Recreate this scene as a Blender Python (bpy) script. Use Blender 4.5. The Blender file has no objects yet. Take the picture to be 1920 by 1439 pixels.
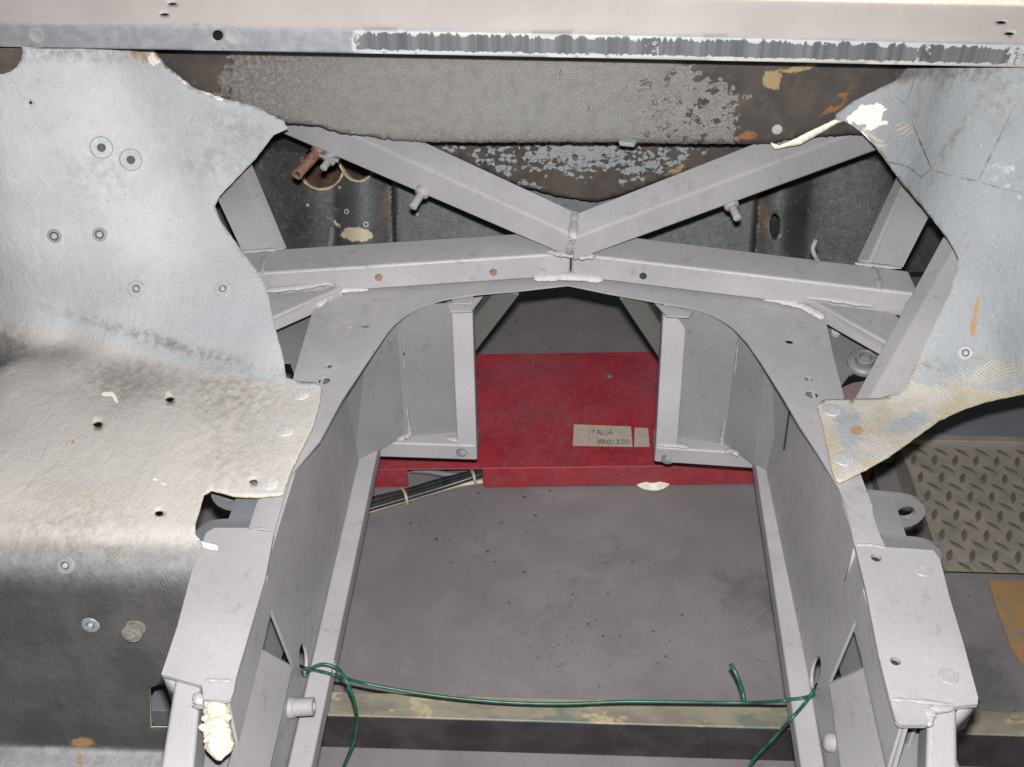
import bpy, bmesh, math, random
import numpy as np
from mathutils import Vector, Matrix, noise
from mathutils.geometry import delaunay_2d_cdt, tessellate_polygon

scene = bpy.context.scene
R = math.radians
random.seed(7)

# ------------------------------------------------------------------ camera
FPX = 1999.0                                   # focal length in pixels of a 1920 px wide frame
_vf = np.array([120., -1563., FPX]); _vn = np.array([40., 2560., FPX])
AY = _vf / np.linalg.norm(_vf)                 # world Y (forward) in camera axes (right, down, forward)
AZ = -_vn / np.linalg.norm(_vn); AZ -= AY * AY.dot(AZ); AZ /= np.linalg.norm(AZ)
AX = np.cross(AY, AZ)
CAM = np.array([0., 0., .95])                  # metres above the chassis' top plate (z = 0)

cam = bpy.data.cameras.new('camera'); cam_o = bpy.data.objects.new('camera', cam)
scene.collection.objects.link(cam_o); scene.camera = cam_o
cam.sensor_width = 36; cam.lens = FPX / 1920 * 36; cam.clip_start = .02; cam.clip_end = 100
right_w = Vector((AX[0], AY[0], AZ[0])); down_w = Vector((AX[1], AY[1], AZ[1])); fwd_w = Vector((AX[2], AY[2], AZ[2]))
rot = Matrix((right_w, -down_w, -fwd_w)).transposed()
cam_o.matrix_world = Matrix.Translation(Vector(CAM)) @ rot.to_4x4()

# ------------------------------------------------------------------ light: dim workshop + the camera's own flash
world = bpy.data.worlds.new('World'); scene.world = world; world.use_nodes = True
bg = world.node_tree.nodes['Background']; bg.inputs[0].default_value = (.95, .97, 1, 1); bg.inputs[1].default_value = .075
fl = bpy.data.lights.new('flash', 'AREA'); fl.shape = 'RECTANGLE'; fl.size = .036; fl.size_y = .02; fl.energy = 36.5; fl.spread = R(150); fl.color = (1, .985, .975)
fl_o = bpy.data.objects.new('flash', fl); scene.collection.objects.link(fl_o)
fl_o.matrix_world = Matrix.Translation(Vector(CAM) - down_w * .062 + right_w * .004 + fwd_w * .01) @ rot.to_4x4()
scene.view_settings.view_transform = 'Standard'; scene.view_settings.look = 'None'
scene.view_settings.exposure = 0; scene.view_settings.gamma = 1; scene.view_settings.use_curve_mapping = False

# ------------------------------------------------------------------ pixel -> place helpers (survey of the photograph)
def rays(p):
    p = np.asarray(p, float); d = np.stack([p[..., 0] - 960, p[..., 1] - 719.5, np.full(p.shape[:-1], FPX)], -1)
    return np.stack([d @ AX, d @ AY, d @ AZ], -1)
def Pz(x, y, z):
    d = rays((x, y)); return Vector(CAM + d * ((z - CAM[2]) / d[2]))
def Py(x, y, Y):
    d = rays((x, y)); return Vector(CAM + d * (Y / d[1]))
def Px(x, y, X):
    d = rays((x, y)); return Vector(CAM + d * (X / d[0]))
def pix(p):
    p = np.asarray(p, float) - CAM; d = p[..., 0:1] * AX + p[..., 1:2] * AY + p[..., 2:3] * AZ
    return np.stack([960 + FPX * d[..., 0] / d[..., 2], 719.5 + FPX * d[..., 1] / d[..., 2]], -1)

# ------------------------------------------------------------------ materials
class NT:
    def __init__(s, name):
        s.m = bpy.data.materials.new(name); s.m.use_nodes = True; s.t = s.m.node_tree
        s.b = s.t.nodes['Principled BSDF']; s.tc = s.t.nodes.new('ShaderNodeTexCoord').outputs['Object']
    def n(s, typ, **kw):
        x = s.t.nodes.new(typ)
        for k, v in kw.items():
            if hasattr(x, k): setattr(x, k, v)
        return x
    def lk(s, a, b): s.t.links.new(a, b)
    def put(s, sock, v):
        if isinstance(v, bpy.types.NodeSocket): s.lk(v, sock)
        elif isinstance(v, (tuple, list)) and len(v) == 3 and sock.type == 'RGBA': sock.default_value = (*v, 1)
        else: sock.default_value = v
    def noise(s, scale, detail=4, rough=.6, vec=None, dist=0, out=0):
        x = s.n('ShaderNodeTexNoise'); x.inputs['Scale'].default_value = scale; x.inputs['Detail'].default_value = detail
        x.inputs['Roughness'].default_value = rough; x.inputs['Distortion'].default_value = dist
        s.lk(vec or s.tc, x.inputs['Vector']); return x.outputs[out]
    def voro(s, scale, vec=None, feature='F1', out='Distance', rnd=1):
        x = s.n('ShaderNodeTexVoronoi'); x.feature = feature; x.inputs['Scale'].default_value = scale
        x.inputs['Randomness'].default_value = rnd
        s.lk(vec or s.tc, x.inputs['Vector']); return x.outputs[out]
    def math(s, op, a, b=0., c=0.):
        x = s.n('ShaderNodeMath'); x.operation = op
        for i, v in enumerate((a, b, c)): s.put(x.inputs[i], v)
        return x.outputs[0]
    def ramp(s, v, lo, hi, a=0., b=1., smooth=True):
        x = s.n('ShaderNodeMapRange'); x.interpolation_type = 'SMOOTHSTEP' if smooth else 'LINEAR'
        s.put(x.inputs[0], v); x.inputs[1].default_value = lo; x.inputs[2].default_value = hi
        x.inputs[3].default_value = a; x.inputs[4].default_value = b; return x.outputs[0]
    def mix(s, f, a, b, mode='MIX'):
        x = s.n('ShaderNodeMix'); x.data_type = 'RGBA'; x.blend_type = mode
        s.put(x.inputs[0], f); s.put(x.inputs[6], a); s.put(x.inputs[7], b); return x.outputs[2]
    def map(s, scale=(1, 1, 1), rot=(0, 0, 0), loc=(0, 0, 0)):
        x = s.n('ShaderNodeMapping'); x.inputs['Scale'].default_value = scale; x.inputs['Rotation'].default_value = rot
        x.inputs['Location'].default_value = loc; s.lk(s.tc, x.inputs[0]); return x.outputs[0]
    def attr(s, name): x = s.n('ShaderNodeAttribute'); x.attribute_name = name; return x.outputs['Fac']
    def bump(s, h, strength=.3, dist=.002, base=None):
        x = s.n('ShaderNodeBump'); x.inputs['Strength'].default_value = strength; x.inputs['Distance'].default_value = dist
        s.put(x.inputs['Height'], h)
        if base is not None: s.lk(base, x.inputs['Normal'])
        return x.outputs[0]
    def done(s, col, rough=.6, normal=None, metal=0., spec=.5):
        s.put(s.b.inputs['Base Color'], col); s.put(s.b.inputs['Roughness'], rough); s.put(s.b.inputs['Metallic'], metal)
        s.b.inputs['Specular IOR Level'].default_value = spec
        if normal is not None: s.lk(normal, s.b.inputs['Normal'])
        return s.m

def mat_primer(name='grey_primer', base=(.314, .304, .315), dirt=.65, grain=1.0):
    m = NT(name); k = lambda f: tuple(v * f for v in base)
    big = m.noise(6, 4, .6); mid = m.noise(26, 5, .65); sm = m.noise(70, 5, .68); fine = m.noise(520, 3, .8)
    c = m.mix(m.ramp(big, .3, .75), k(.86), k(1.1))
    c = m.mix(m.ramp(mid, .40, .72, 0, .35), c, k(.78))
    c = m.mix(m.ramp(fine, .38, .68, 0, .30), c, k(.64)); c = m.mix(m.ramp(fine, .30, .44, .22, 0), c, k(1.3))
    smg = m.math('MULTIPLY', m.ramp(sm, .52, .74), m.ramp(m.noise(8, 3, .6, m.map((1, 1, 1), (0, 0, 0), (4, 2, 7))), .42, .62))
    c = m.mix(m.math('MULTIPLY', smg, dirt), c, (base[0] * .50, base[1] * .45, base[2] * .41))
    sp = m.voro(80); spk = m.math('MULTIPLY', m.ramp(sp, .05, .10, 1, 0), m.ramp(m.noise(13, 2), .54, .60)); c = m.mix(m.math('MULTIPLY', spk, .5), c, (base[0] * .5, base[1] * .36, base[2] * .28))
    sc = m.noise(120, 3, .75, m.map((1, .06, .5), (.3, .2, .9))); c = m.mix(m.math('MULTIPLY', m.ramp(sc, .70, .76), .35), c, k(1.5))
    nb = m.bump(m.math('ADD', m.math('MULTIPLY', fine, .45), m.math('MULTIPLY', sm, .9)), .22 * grain, .0012)
    nb = m.bump(mid, .12, .004, nb)
    return m.done(c, m.ramp(sm, .3, .8, .42, .60), nb, 0, .45)

def mat_plain(name, col, rough=.6, metal=0., var=.25, scale=60, bump=.1, spec=.5):
    m = NT(name); n = m.noise(scale, 5, .65)
    c = m.mix(m.ramp(n, .3, .75), tuple(v * (1 - var) for v in col), tuple(min(1, v * (1 + var * .6)) for v in col))
    return m.done(c, rough, m.bump(n, bump, .002), metal, spec)

def mat_fibre(name, light, blue, tanc=(.36, .315, .235), darkc=(.062, .060, .059), white=(.62, .60, .60)):
    """painted hand-laid fibreglass. masks: dark (black overspray), bare (paint gone), pale (white paint), grime, cream (torn resin), rust"""
    m = NT(name)
    n1 = m.noise(14, 5, .62); n2 = m.noise(75, 5, .68); n3 = m.noise(330, 3, .7)
    c = m.mix(m.ramp(n1, .35, .75, 0, .45), light, blue)
    c = m.mix(m.attr('blue'), c, blue)
    pale = m.ramp(m.math('ADD', m.attr('pale'), m.math('MULTIPLY', m.math('SUBTRACT', n2, .5), .9)), .40, .62)
    c = m.mix(pale, c, m.mix(m.ramp(n1, .3, .7), white, tuple(v * .9 for v in white)))
    # weave: two crossing directions of glass cloth
    sx = m.n('ShaderNodeSeparateXYZ'); m.lk(m.map((1, 1, 1), (0, 0, .12)), sx.inputs[0])
    wob = m.math('MULTIPLY', m.noise(18, 2), 3.5)
    wx = m.math('SINE', m.math('ADD', m.math('MULTIPLY', sx.outputs[0], 1000.), wob))
    wy = m.math('SINE', m.math('ADD', m.math('MULTIPLY', sx.outputs[1], 1750.), wob))
    weave = m.math('ADD', m.math('MULTIPLY', m.math('MULTIPLY', wx, wy), .5), .5)
    bare = m.ramp(m.math('ADD', m.attr('bare'), m.math('ADD', m.math('MULTIPLY', m.math('SUBTRACT', n2, .5), 1.1), m.math('MULTIPLY', m.math('SUBTRACT', weave, .5), .35))), .42, .62)
    bc = m.mix(m.ramp(weave, .35, .8), tuple(v * .78 for v in tanc), tuple(min(1, v * 1.32) for v in tanc))
    bc = m.mix(m.ramp(n1, .42, .62, 0, .55), bc, (.42, .42, .43))
    c = m.mix(bare, c, bc)
    # fine pitting and scuffs everywhere
    pit = m.math('MULTIPLY', m.ramp(n3, .60, .70), m.ramp(n1, .42, .6)); c = m.mix(m.math('MULTIPLY', pit, .5), c, (.17, .165, .17))
    sk = m.math('MULTIPLY', m.ramp(m.noise(230, 4, .8, m.map((1, 1, 1), (0, 0, .4), (2, 5, 1))), .58, .67), m.ramp(m.noise(11, 4, .7, m.map((1, 1, 1), (0, 0, 0), (9, 1, 0))), .40, .62)); c = m.mix(m.math('MULTIPLY', sk, .65), c, (.15, .15, .155))
    lt = m.ramp(m.noise(380, 3, .8, m.map((1, 1, 1), (0, 0, 0), (1, 8, 3))), .60, .68); c = m.mix(m.math('MULTIPLY', lt, .35), c, (.74, .75, .76))
    st = m.noise(60, 4, .7, m.map((1, .14, 1), (0, 0, .5))); c = m.mix(m.math('MULTIPLY', m.ramp(st, .66, .74), .35), c, (.22, .21, .21))
    ry = m.noise(55, 3, .7, None, 2.2); c = m.mix(m.math('MULTIPLY', m.ramp(ry, .70, .74), .30), c, (.75, .75, .74))
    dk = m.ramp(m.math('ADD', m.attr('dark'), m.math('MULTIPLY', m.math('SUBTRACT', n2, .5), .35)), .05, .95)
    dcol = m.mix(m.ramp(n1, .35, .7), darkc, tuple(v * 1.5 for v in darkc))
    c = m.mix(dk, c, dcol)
    g = m.math('MULTIPLY', m.attr('grime'), m.ramp(n2, .38, .66))
    c = m.mix(m.math('MULTIPLY', g, .8), c, (.13, .11, .095))
    rs = m.ramp(m.math('ADD', m.attr('rust'), m.math('MULTIPLY', m.math('SUBTRACT', n2, .5), .7)), .42, .6)
    c = m.mix(m.math('MULTIPLY', rs, .85), c, m.mix(n2, (.42, .26, .11), (.28, .15, .06)))
    cr = m.ramp(m.math('ADD', m.attr('cream'), m.math('MULTIPLY', m.math('SUBTRACT', n2, .5), 1.0)), .45, .53)
    c = m.mix(cr, c, (.80, .74, .62))
    ck = m.voro(5.5, m.map((1, .45, 1), (0, 0, -.5), (3.3, 1, 0)), 'DISTANCE_TO_EDGE'); ckn = m.math('ADD', ck, m.math('MULTIPLY', m.math('SUBTRACT', n2, .5), .03)); crk = m.math('MULTIPLY', m.math('MULTIPLY', m.ramp(ckn, .001, .006, 1, 0), m.ramp(n1, .42, .55)), m.attr('crack')); c = m.mix(m.math('MULTIPLY', crk, .85), c, (.06, .058, .055))
    wr = m.noise(42, 4, .75, m.map((1, .3, .6), (.2, 0, .7)), 1.2)
    hgt = m.math('ADD', m.math('ADD', m.math('MULTIPLY', n2, 1.1), m.math('MULTIPLY', wr, 1.6)), m.math('ADD', m.math('MULTIPLY', weave, m.ramp(m.math('ADD', bare, n1), .5, 1.2, .12, .6)), m.math('MULTIPLY', n3, .35)))
    nb = m.bump(hgt, .6, .002)
    return m.done(c, .72, nb, 0, .18)

M = {}
M['primer'] = mat_primer()
M['primer_dull'] = mat_primer('dull_grey_primer', (.185, .18, .184), .6)  # the grey primer in a darker, duller tone
M['weld'] = mat_primer('weld_bead_primer', (.345, .333, .345), .3, 5.0)
M['filler'] = mat_plain('seam_filler', (.43, .415, .43), .75, 0, .18, 170, .9)
M['cream_edge'] = mat_plain('cream_paint_edge', (.72, .68, .56), .6, 0, .12, 120, .3)
M['fibre_l'] = mat_fibre('painted_fibreglass', (.43, .428, .44), (.30, .312, .325), white=(.43, .404, .385))
M['fibre_r'] = mat_fibre('blue_grey_fibreglass', (.285, .300, .311), (.225, .242, .254))
M['rim'] = mat_plain('fibreglass_edge', (.46, .41, .24), .8, 0, .4, 220, .6)
M['zinc'] = mat_plain('zinc_washer', (.27, .285, .29), .5, .15, .2, 150, .1, .35)
M['alu'] = mat_plain('aluminium_rivet', (.36, .36, .372), .55, .1, .15, 150, .15, .35)
M['rivet_dull'] = mat_plain('painted_rivet', (.42, .41, .40), .6, 0., .2, 150, .2)
M['bolt_dull'] = mat_plain('dull_bolt_steel', (.22, .21, .185), .5, .1, .35, 150, .2)
M['hole_dark'] = mat_plain('dark_hole_fill', (.03, .028, .03), .6)  # near-black for holes and gaps; under the arch plate it stands for shade
M['copper'] = mat_plain('rusty_copper', (.33, .18, .13), .55, .35, .4, 160, .25)
M['wire'] = mat_plain('green_wire', (.012, .095, .06), .42, 0, .5, 60, .15)
M['foam'] = mat_plain('cream_foam', (.50, .465, .37), .85, 0, .2, 160, 1.)
M['black_hose'] = mat_plain('black_hose', (.025, .025, .027), .38, 0, .4, 120, .1)
M['tan_hose'] = mat_plain('tan_hose', (.40, .33, .24), .5)
M['white_hose'] = mat_plain('cream_hose', (.66, .62, .54), .5)
M['black'] = mat_plain('black_steel', (.035, .036, .04), .5, 0, .4, 40, .2)
M['ink'] = mat_plain('pen_ink', (.15, .135, .13), .8, 0, .3, 200, 0)
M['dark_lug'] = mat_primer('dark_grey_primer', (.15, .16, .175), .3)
M['knee'] = mat_primer('shaded_dark_primer', (.085, .083, .078), .7)  # dull primer; shadow below the arch plate is put into its dark tone
M['brown_card'] = mat_plain('brown_resin', (.085, .042, .026), .8, 0, .4, 30, .3)
M['duct_brown'] = mat_plain('brown_duct', (.10, .078, .066), .7, 0, .4, 25, .3)
M['spark'] = mat_plain('dust_speck', (.55, .55, .5), .8)

def mat_red():
    m = NT('scuffed_red_paint'); a = m.noise(12, 5, .65); b = m.noise(70, 5, .7); f = m.noise(300, 3, .7)
    c = m.mix(m.ramp(a, .3, .7), (.20, .012, .022), (.29, .017, .030))
    c = m.mix(m.ramp(b, .42, .75, 0, .6), c, (.17, .05, .055)); c = m.mix(m.ramp(f, .62, .72, 0, .35), c, (.12, .02, .03))
    sc = m.noise(90, 3, .7, m.map((1, .08, 1), (0, 0, .35))); c = m.mix(m.math('MULTIPLY', m.ramp(sc, .68, .75), .5), c, (.45, .22, .22))
    du = m.math('MULTIPLY', m.ramp(m.noise(5, 5, .7, m.map((1, 1, 1), (0, 0, 0), (3, 3, 3))), .36, .7), m.ramp(f, .35, .62)); c = m.mix(m.math('MULTIPLY', du, .38), c, (.17, .13, .13))
    sc2 = m.noise(70, 3, .7, m.map((.07, 1, 1), (0, 0, -.5))); c = m.mix(m.math('MULTIPLY', m.ramp(sc2, .70, .76), .45), c, (.35, .2, .2))
    return m.done(c, m.ramp(b, .3, .8, .45, .7), m.bump(m.math('ADD', a, m.math('MULTIPLY', b, .3)), .2, .003), 0, .4)
M['red'] = mat_red()

def mat_concrete():
    m = NT('workshop_concrete'); a = m.noise(3.2, 5, .62); b = m.noise(20, 6, .7); f = m.noise(520, 4, .85); h = m.noise(8, 5, .68, None, .6)
    c = m.mix(m.ramp(a, .3, .7), (.140, .126, .130), (.195, .178, .182))
    c = m.mix(m.ramp(h, .46, .70, 0, .62), c, (.125, .116, .122)); c = m.mix(m.ramp(b, .45, .72, 0, .5), c, (.135, .125, .13)); c = m.mix(m.ramp(b, .28, .42, .4, 0), c, (.235, .212, .214))
    c = m.mix(m.ramp(f, .44, .64, 0, .45), c, (.085, .079, .081)); c = m.mix(m.ramp(f, .30, .46, .38, 0), c, (.28, .26, .262))
    st = m.voro(2.6, m.map((1, 1, 1), (0, 0, 0), (.9, .4, 0))); c = m.mix(m.math('MULTIPLY', m.ramp(m.math('ADD', st, m.math('MULTIPLY', m.math('SUBTRACT', b, .5), .5)), .10, .30, 1, 0), .7), c, (.072, .070, .073))
    dr = m.voro(7); c = m.mix(m.math('MULTIPLY', m.math('MULTIPLY', m.ramp(m.math('ADD', dr, m.math('MULTIPLY', m.math('SUBTRACT', b, .5), .08)), .07, .10, 1, 0), m.ramp(a, .5, .6)), .5), c, (.10, .096, .096))
    gate = m.ramp(m.noise(3.4, 3, .6, m.map((1, 1, 1), (0, 0, 0), (1.7, 2.2, 0))), .44, .56)
    pm = m.math('MULTIPLY', m.ramp(m.voro(34), .07, .15, 1, 0), gate); pr = m.ramp(m.noise(60, 2), .38, .46); pm = m.math('MULTIPLY', pm, pr); c = m.mix(m.math('MULTIPLY', pm, .75), c, (.032, .03, .032))
    pm2 = m.math('MULTIPLY', m.ramp(m.voro(80), .10, .20, 1, 0), m.math('MULTIPLY', gate, m.ramp(m.noise(50, 2, .5, m.map((1, 1, 1), (0, 0, 0), (5, 5, 5))), .42, .5))); c = m.mix(m.math('MULTIPLY', pm2, .7), c, (.05, .045, .05))
    cr = m.noise(45, 3, .7, m.map((1, .04, 1), (0, 0, -.85))); c = m.mix(m.math('MULTIPLY', m.ramp(cr, .70, .745), .45), c, (.11, .10, .10))
    hh = m.math('ADD', m.math('SUBTRACT', b, m.math('MULTIPLY', pm, 2)), m.math('MULTIPLY', f, .6))
    return m.done(c, .7, m.bump(hh, .3, .002), 0, .3)
M['concrete'] = mat_concrete()

def mat_bar():
    m = NT('worn_cream_beam_paint'); b = m.noise(16, 5, .65, m.map((.35, 1, 1))); f = m.noise(140, 4, .7)
    c = m.mix(m.ramp(b, .38, .55), (.135, .125, .095), (.20, .182, .14))
    c = m.mix(m.ramp(m.noise(11, 5, .7, m.map((.6, 1, 1), (0, 0, 0), (3, 1, 0))), .55, .59), c, (.31, .26, .16))
    c = m.mix(m.ramp(m.noise(8, 5, .7, m.map((.5, 1, 1), (0, 0, 0), (7, 2, 0))), .57, .62, 0, .8), c, (.10, .12, .10))
    c = m.mix(m.ramp(f, .52, .75, 0, .4), c, (.10, .09, .075))
    g = m.n('ShaderNodeNewGeometry'); sz = m.n('ShaderNodeSeparateXYZ'); m.lk(g.outputs['Normal'], sz.inputs[0])
    return m.done(c, .5, m.bump(f, .15, .001), 0, .5)
M['bar'] = mat_bar()
def mat_barside():
    m = NT('black_beam_side'); b = m.noise(14, 5, .65); f = m.noise(130, 4, .7)
    c = m.mix(m.ramp(b, .35, .7), (.022, .019, .022), (.05, .042, .045)); c = m.mix(m.ramp(f, .64, .72, 0, .4), c, (.12, .10, .09))
    return m.done(c, .45, m.bump(f, .1, .001))
M['barside'] = mat_barside()

def mat_tread():
    m = NT('worn_tread_steel'); b = m.noise(20, 5, .65); f = m.noise(190, 4, .7)
    c = m.mix(m.ramp(b, .35, .7), (.30, .268, .232), (.22, .20, .178)); c = m.mix(m.ramp(f, .55, .75, 0, .4), c, (.17, .14, .12))
    c = m.mix(m.ramp(m.noise(30, 4, .7, m.map((1, 1, 1), (0, 0, 0), (4, 0, 0))), .66, .72, 0, .5), c, (.20, .12, .06))
    return m.done(c, .45, m.bump(f, .15, .001), .25, .5)
M['tread'] = mat_tread()
M['tread_bar'] = mat_plain('worn_tread_bar', (.165, .145, .12), .36, .3, .35, 90, .1)

def mat_rail():
    """scuttle rail: mask strip = dark sealant left on the front lip, mask pink = primer"""
    m = NT('stripped_scuttle_paint'); a = m.noise(7, 4, .6); b = m.noise(60, 5, .65); f = m.noise(320, 3, .7)
    c = m.mix(m.ramp(a, .3, .7), (.37, .336, .322), (.42, .385, .37)); c = m.mix(m.ramp(b, .5, .8, 0, .25), c, (.29, .26, .245))
    lip = m.mix(m.ramp(b, .35, .7), (.20, .20, .215), (.26, .26, .275)); lip = m.mix(m.ramp(f, .6, .7, 0, .4), lip, (.5, .5, .51))
    c = m.mix(m.attr('lip'), c, lip)
    tooth = m.noise(34, 3, .7, m.map((1, .02, .02))); col = m.noise(13, 3, .6, m.map((1, .02, .02), (0, 0, 0), (5, 0, 0))); spk2 = m.noise(150, 3, .75)
    vv = m.attr('strip'); pres = m.attr('paint')
    topl = m.math('ADD', .12, m.math('ADD', m.math('MULTIPLY', m.ramp(tooth, .46, .56), .16), m.math('MULTIPLY', m.math('SUBTRACT', b, .5), .35)))
    botl = m.math('ADD', .86, m.math('MULTIPLY', m.math('SUBTRACT', spk2, .5), .35))
    drk = m.math('MULTIPLY', m.ramp(m.math('SUBTRACT', vv, topl), -.02, .03), m.ramp(m.math('SUBTRACT', botl, vv), -.02, .03))
    gap = m.ramp(m.math('ADD', m.math('ADD', col, m.math('MULTIPLY', m.math('SUBTRACT', tooth, .5), .35)), m.math('ADD', m.math('MULTIPLY', m.math('SUBTRACT', spk2, .5), .45), m.math('MULTIPLY', m.math('SUBTRACT', pres, 1), .5))), .30, .36)
    drk = m.math('MULTIPLY', drk, gap)
    wht = m.math('MULTIPLY', m.ramp(m.math('ADD', pres, m.math('MULTIPLY', m.math('SUBTRACT', b, .5), .8)), .4, .6), m.ramp(vv, .04, .12)); c = m.mix(m.math('MULTIPLY', wht, .9), c, (.42, .42, .41))
    dc = m.mix(m.ramp(tooth, .35, .65), (.065, .068, .078), (.14, .142, .15)); dc = m.mix(m.ramp(b, .6, .68, 0, .6), dc, (.10, .07, .05))
    c = m.mix(drk, c, dc)
    nb = m.bump(m.math('ADD', m.math('MULTIPLY', drk, 1.5), m.math('ADD', m.math('MULTIPLY', b, .3), m.math('MULTIPLY', m.math('MULTIPLY', tooth, drk), 1.5))), .5, .002)
    return m.done(c, .55, nb, 0, .4)
M['rail'] = mat_rail()

def mat_bulkhead():
    """mask paint: speckled grey coat still on; mask rust; else dark brown resin"""
    m = NT('speckled_bulkhead_coat'); a = m.noise(9, 5, .65); b = m.noise(48, 5, .7); f = m.noise(620, 2, .9); g = m.noise(150, 3, .7)
    br = m.mix(m.ramp(a, .35, .65), (.040, .036, .036), (.075, .062, .052)); br = m.mix(m.ramp(b, .52, .7, 0, .6), br, (.10, .085, .07))
    br = m.mix(m.ramp(f, .66, .72, 0, .35), br, (.20, .19, .17))
    sp = m.mix(m.ramp(f, .38, .62), (.085, .08, .075), (.29, .282, .27)); sp = m.mix(m.ramp(a, .35, .7, 0, .35), sp, (.17, .178, .185))
    sp = m.mix(m.ramp(g, .6, .72, 0, .5), sp, (.13, .12, .115))
    sp = m.mix(m.ramp(b, .42, .68, 0, .55), sp, (.135, .12, .105)); vc = m.noise(85, 3, .7, m.map((1, 1, .12))); sp = m.mix(m.math('MULTIPLY', m.ramp(vc, .69, .73), m.ramp(a, .42, .52)), sp, (.035, .03, .028))
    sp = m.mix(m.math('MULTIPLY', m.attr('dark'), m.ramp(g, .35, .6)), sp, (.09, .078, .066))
    # chips: crazed cells whose joints open where the coat is thin
    dw = m.n('ShaderNodeVectorMath'); dw.operation = 'ADD'; m.lk(m.map((1, 1, 1.25)), dw.inputs[0])
    nz = m.n('ShaderNodeTexNoise'); nz.inputs['Scale'].default_value = 60; m.lk(m.tc, nz.inputs['Vector'])
    sc = m.n('ShaderNodeVectorMath'); sc.operation = 'SCALE'; m.lk(nz.outputs['Color'], sc.inputs[0]); sc.inputs['Scale'].default_value = .012; m.lk(sc.outputs[0], dw.inputs[1])
    e = m.voro(105, dw.outputs[0], 'DISTANCE_TO_EDGE'); cell = m.voro(105, dw.outputs[0], 'F1', 'Color')
    cs = m.n('ShaderNodeSeparateColor'); m.lk(cell, cs.inputs[0])
    p = m.math('ADD', m.attr('paint'), m.math('MULTIPLY', m.math('SUBTRACT', b, .5), .75))
    p = m.math('ADD', p, m.math('MULTIPLY', m.math('SUBTRACT', cs.outputs[0], .5), .6))
    p = m.math('ADD', p, m.math('MULTIPLY', m.ramp(e, 0, .06, -.3, 0), 1))
    pm = m.ramp(p, .49, .53); c = m.mix(pm, br, sp)
    pl = m.ramp(m.math('ADD', m.attr('blue'), 0.), .2, .8); c = m.mix(m.math('MULTIPLY', pl, m.math('MULTIPLY', pm, .75)), c, (.25, .27, .28))
    rs = m.ramp(m.math('ADD', m.attr('rust'), m.math('MULTIPLY', m.math('SUBTRACT', b, .5), 1.1)), .45, .6)
    c = m.mix(m.math('MULTIPLY', rs, .9), c, m.mix(b, (.30, .15, .05), (.17, .055, .02)))
    ol = m.ramp(m.math('ADD', m.attr('olive'), m.math('MULTIPLY', m.math('SUBTRACT', b, .5), 1.0)), .45, .55); c = m.mix(m.math('MULTIPLY', ol, .9), c, (.30, .22, .11))
    nb = m.bump(m.math('ADD', m.math('MULTIPLY', pm, 1.2), m.math('MULTIPLY', b, .3)), .5, .002)
    return m.done(c, .6, nb, 0, .3)
M['bulk'] = mat_bulkhead()

def mat_darkwall():
    m = NT('black_fibreglass'); a = m.noise(9, 5, .65); b = m.noise(60, 5, .7, None, 1.); f = m.noise(200, 3, .75)
    rough_c = m.mix(m.ramp(a, .35, .65), (.024, .023, .022), (.05, .046, .042)); rough_c = m.mix(m.ramp(b, .56, .68, 0, .55), rough_c, (.12, .11, .10))
    st = m.noise(70, 4, .75, m.map((.25, 1, 1), (0, .5, .3))); rough_c = m.mix(m.math('MULTIPLY', m.ramp(st, .66, .72), .6), rough_c, (.25, .24, .22))
    smooth_c = m.mix(m.ramp(a, .3, .7), (.048, .051, .056), (.068, .071, .076)); smooth_c = m.mix(m.ramp(f, .55, .75, 0, .4), smooth_c, (.05, .05, .055))
    c = m.mix(m.attr('smooth'), rough_c, smooth_c)
    c = m.mix(m.ramp(m.math('ADD', m.attr('rust'), m.math('MULTIPLY', m.math('SUBTRACT', b, .5), .8)), .4, .65, 0, .85), c, m.mix(b, (.12, .085, .05), (.07, .04, .022)))
    c = m.mix(m.ramp(m.math('ADD', m.attr('cream'), m.math('MULTIPLY', m.math('SUBTRACT', b, .5), .8)), .47, .53), c, (.42, .37, .25))
    return m.done(c, .5, m.bump(m.math('ADD', b, m.math('MULTIPLY', st, .6)), .6, .003), 0, .45)
M['darkwall'] = mat_darkwall()
def mat_tape():
    m = NT('masking_tape'); b = m.noise(60, 4, .65); c = m.mix(m.ramp(b, .3, .7), (.30, .25, .205), (.36, .305, .255))
    return m.done(c, .8, m.bump(b, .3, .001))
M['tape'] = mat_tape()
def mat_stripe():
    m = NT('worn_orange_floor_paint'); b = m.noise(40, 5, .7); c = m.mix(m.ramp(m.math('ADD', m.math('MULTIPLY', b, .6), m.math('MULTIPLY', m.noise(9, 4, .6), .4)), .42, .62), (.30, .17, .06), (.19, .155, .13))
    return m.done(c, .7, m.bump(b, .2, .001))
M['stripe'] = mat_stripe()

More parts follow.
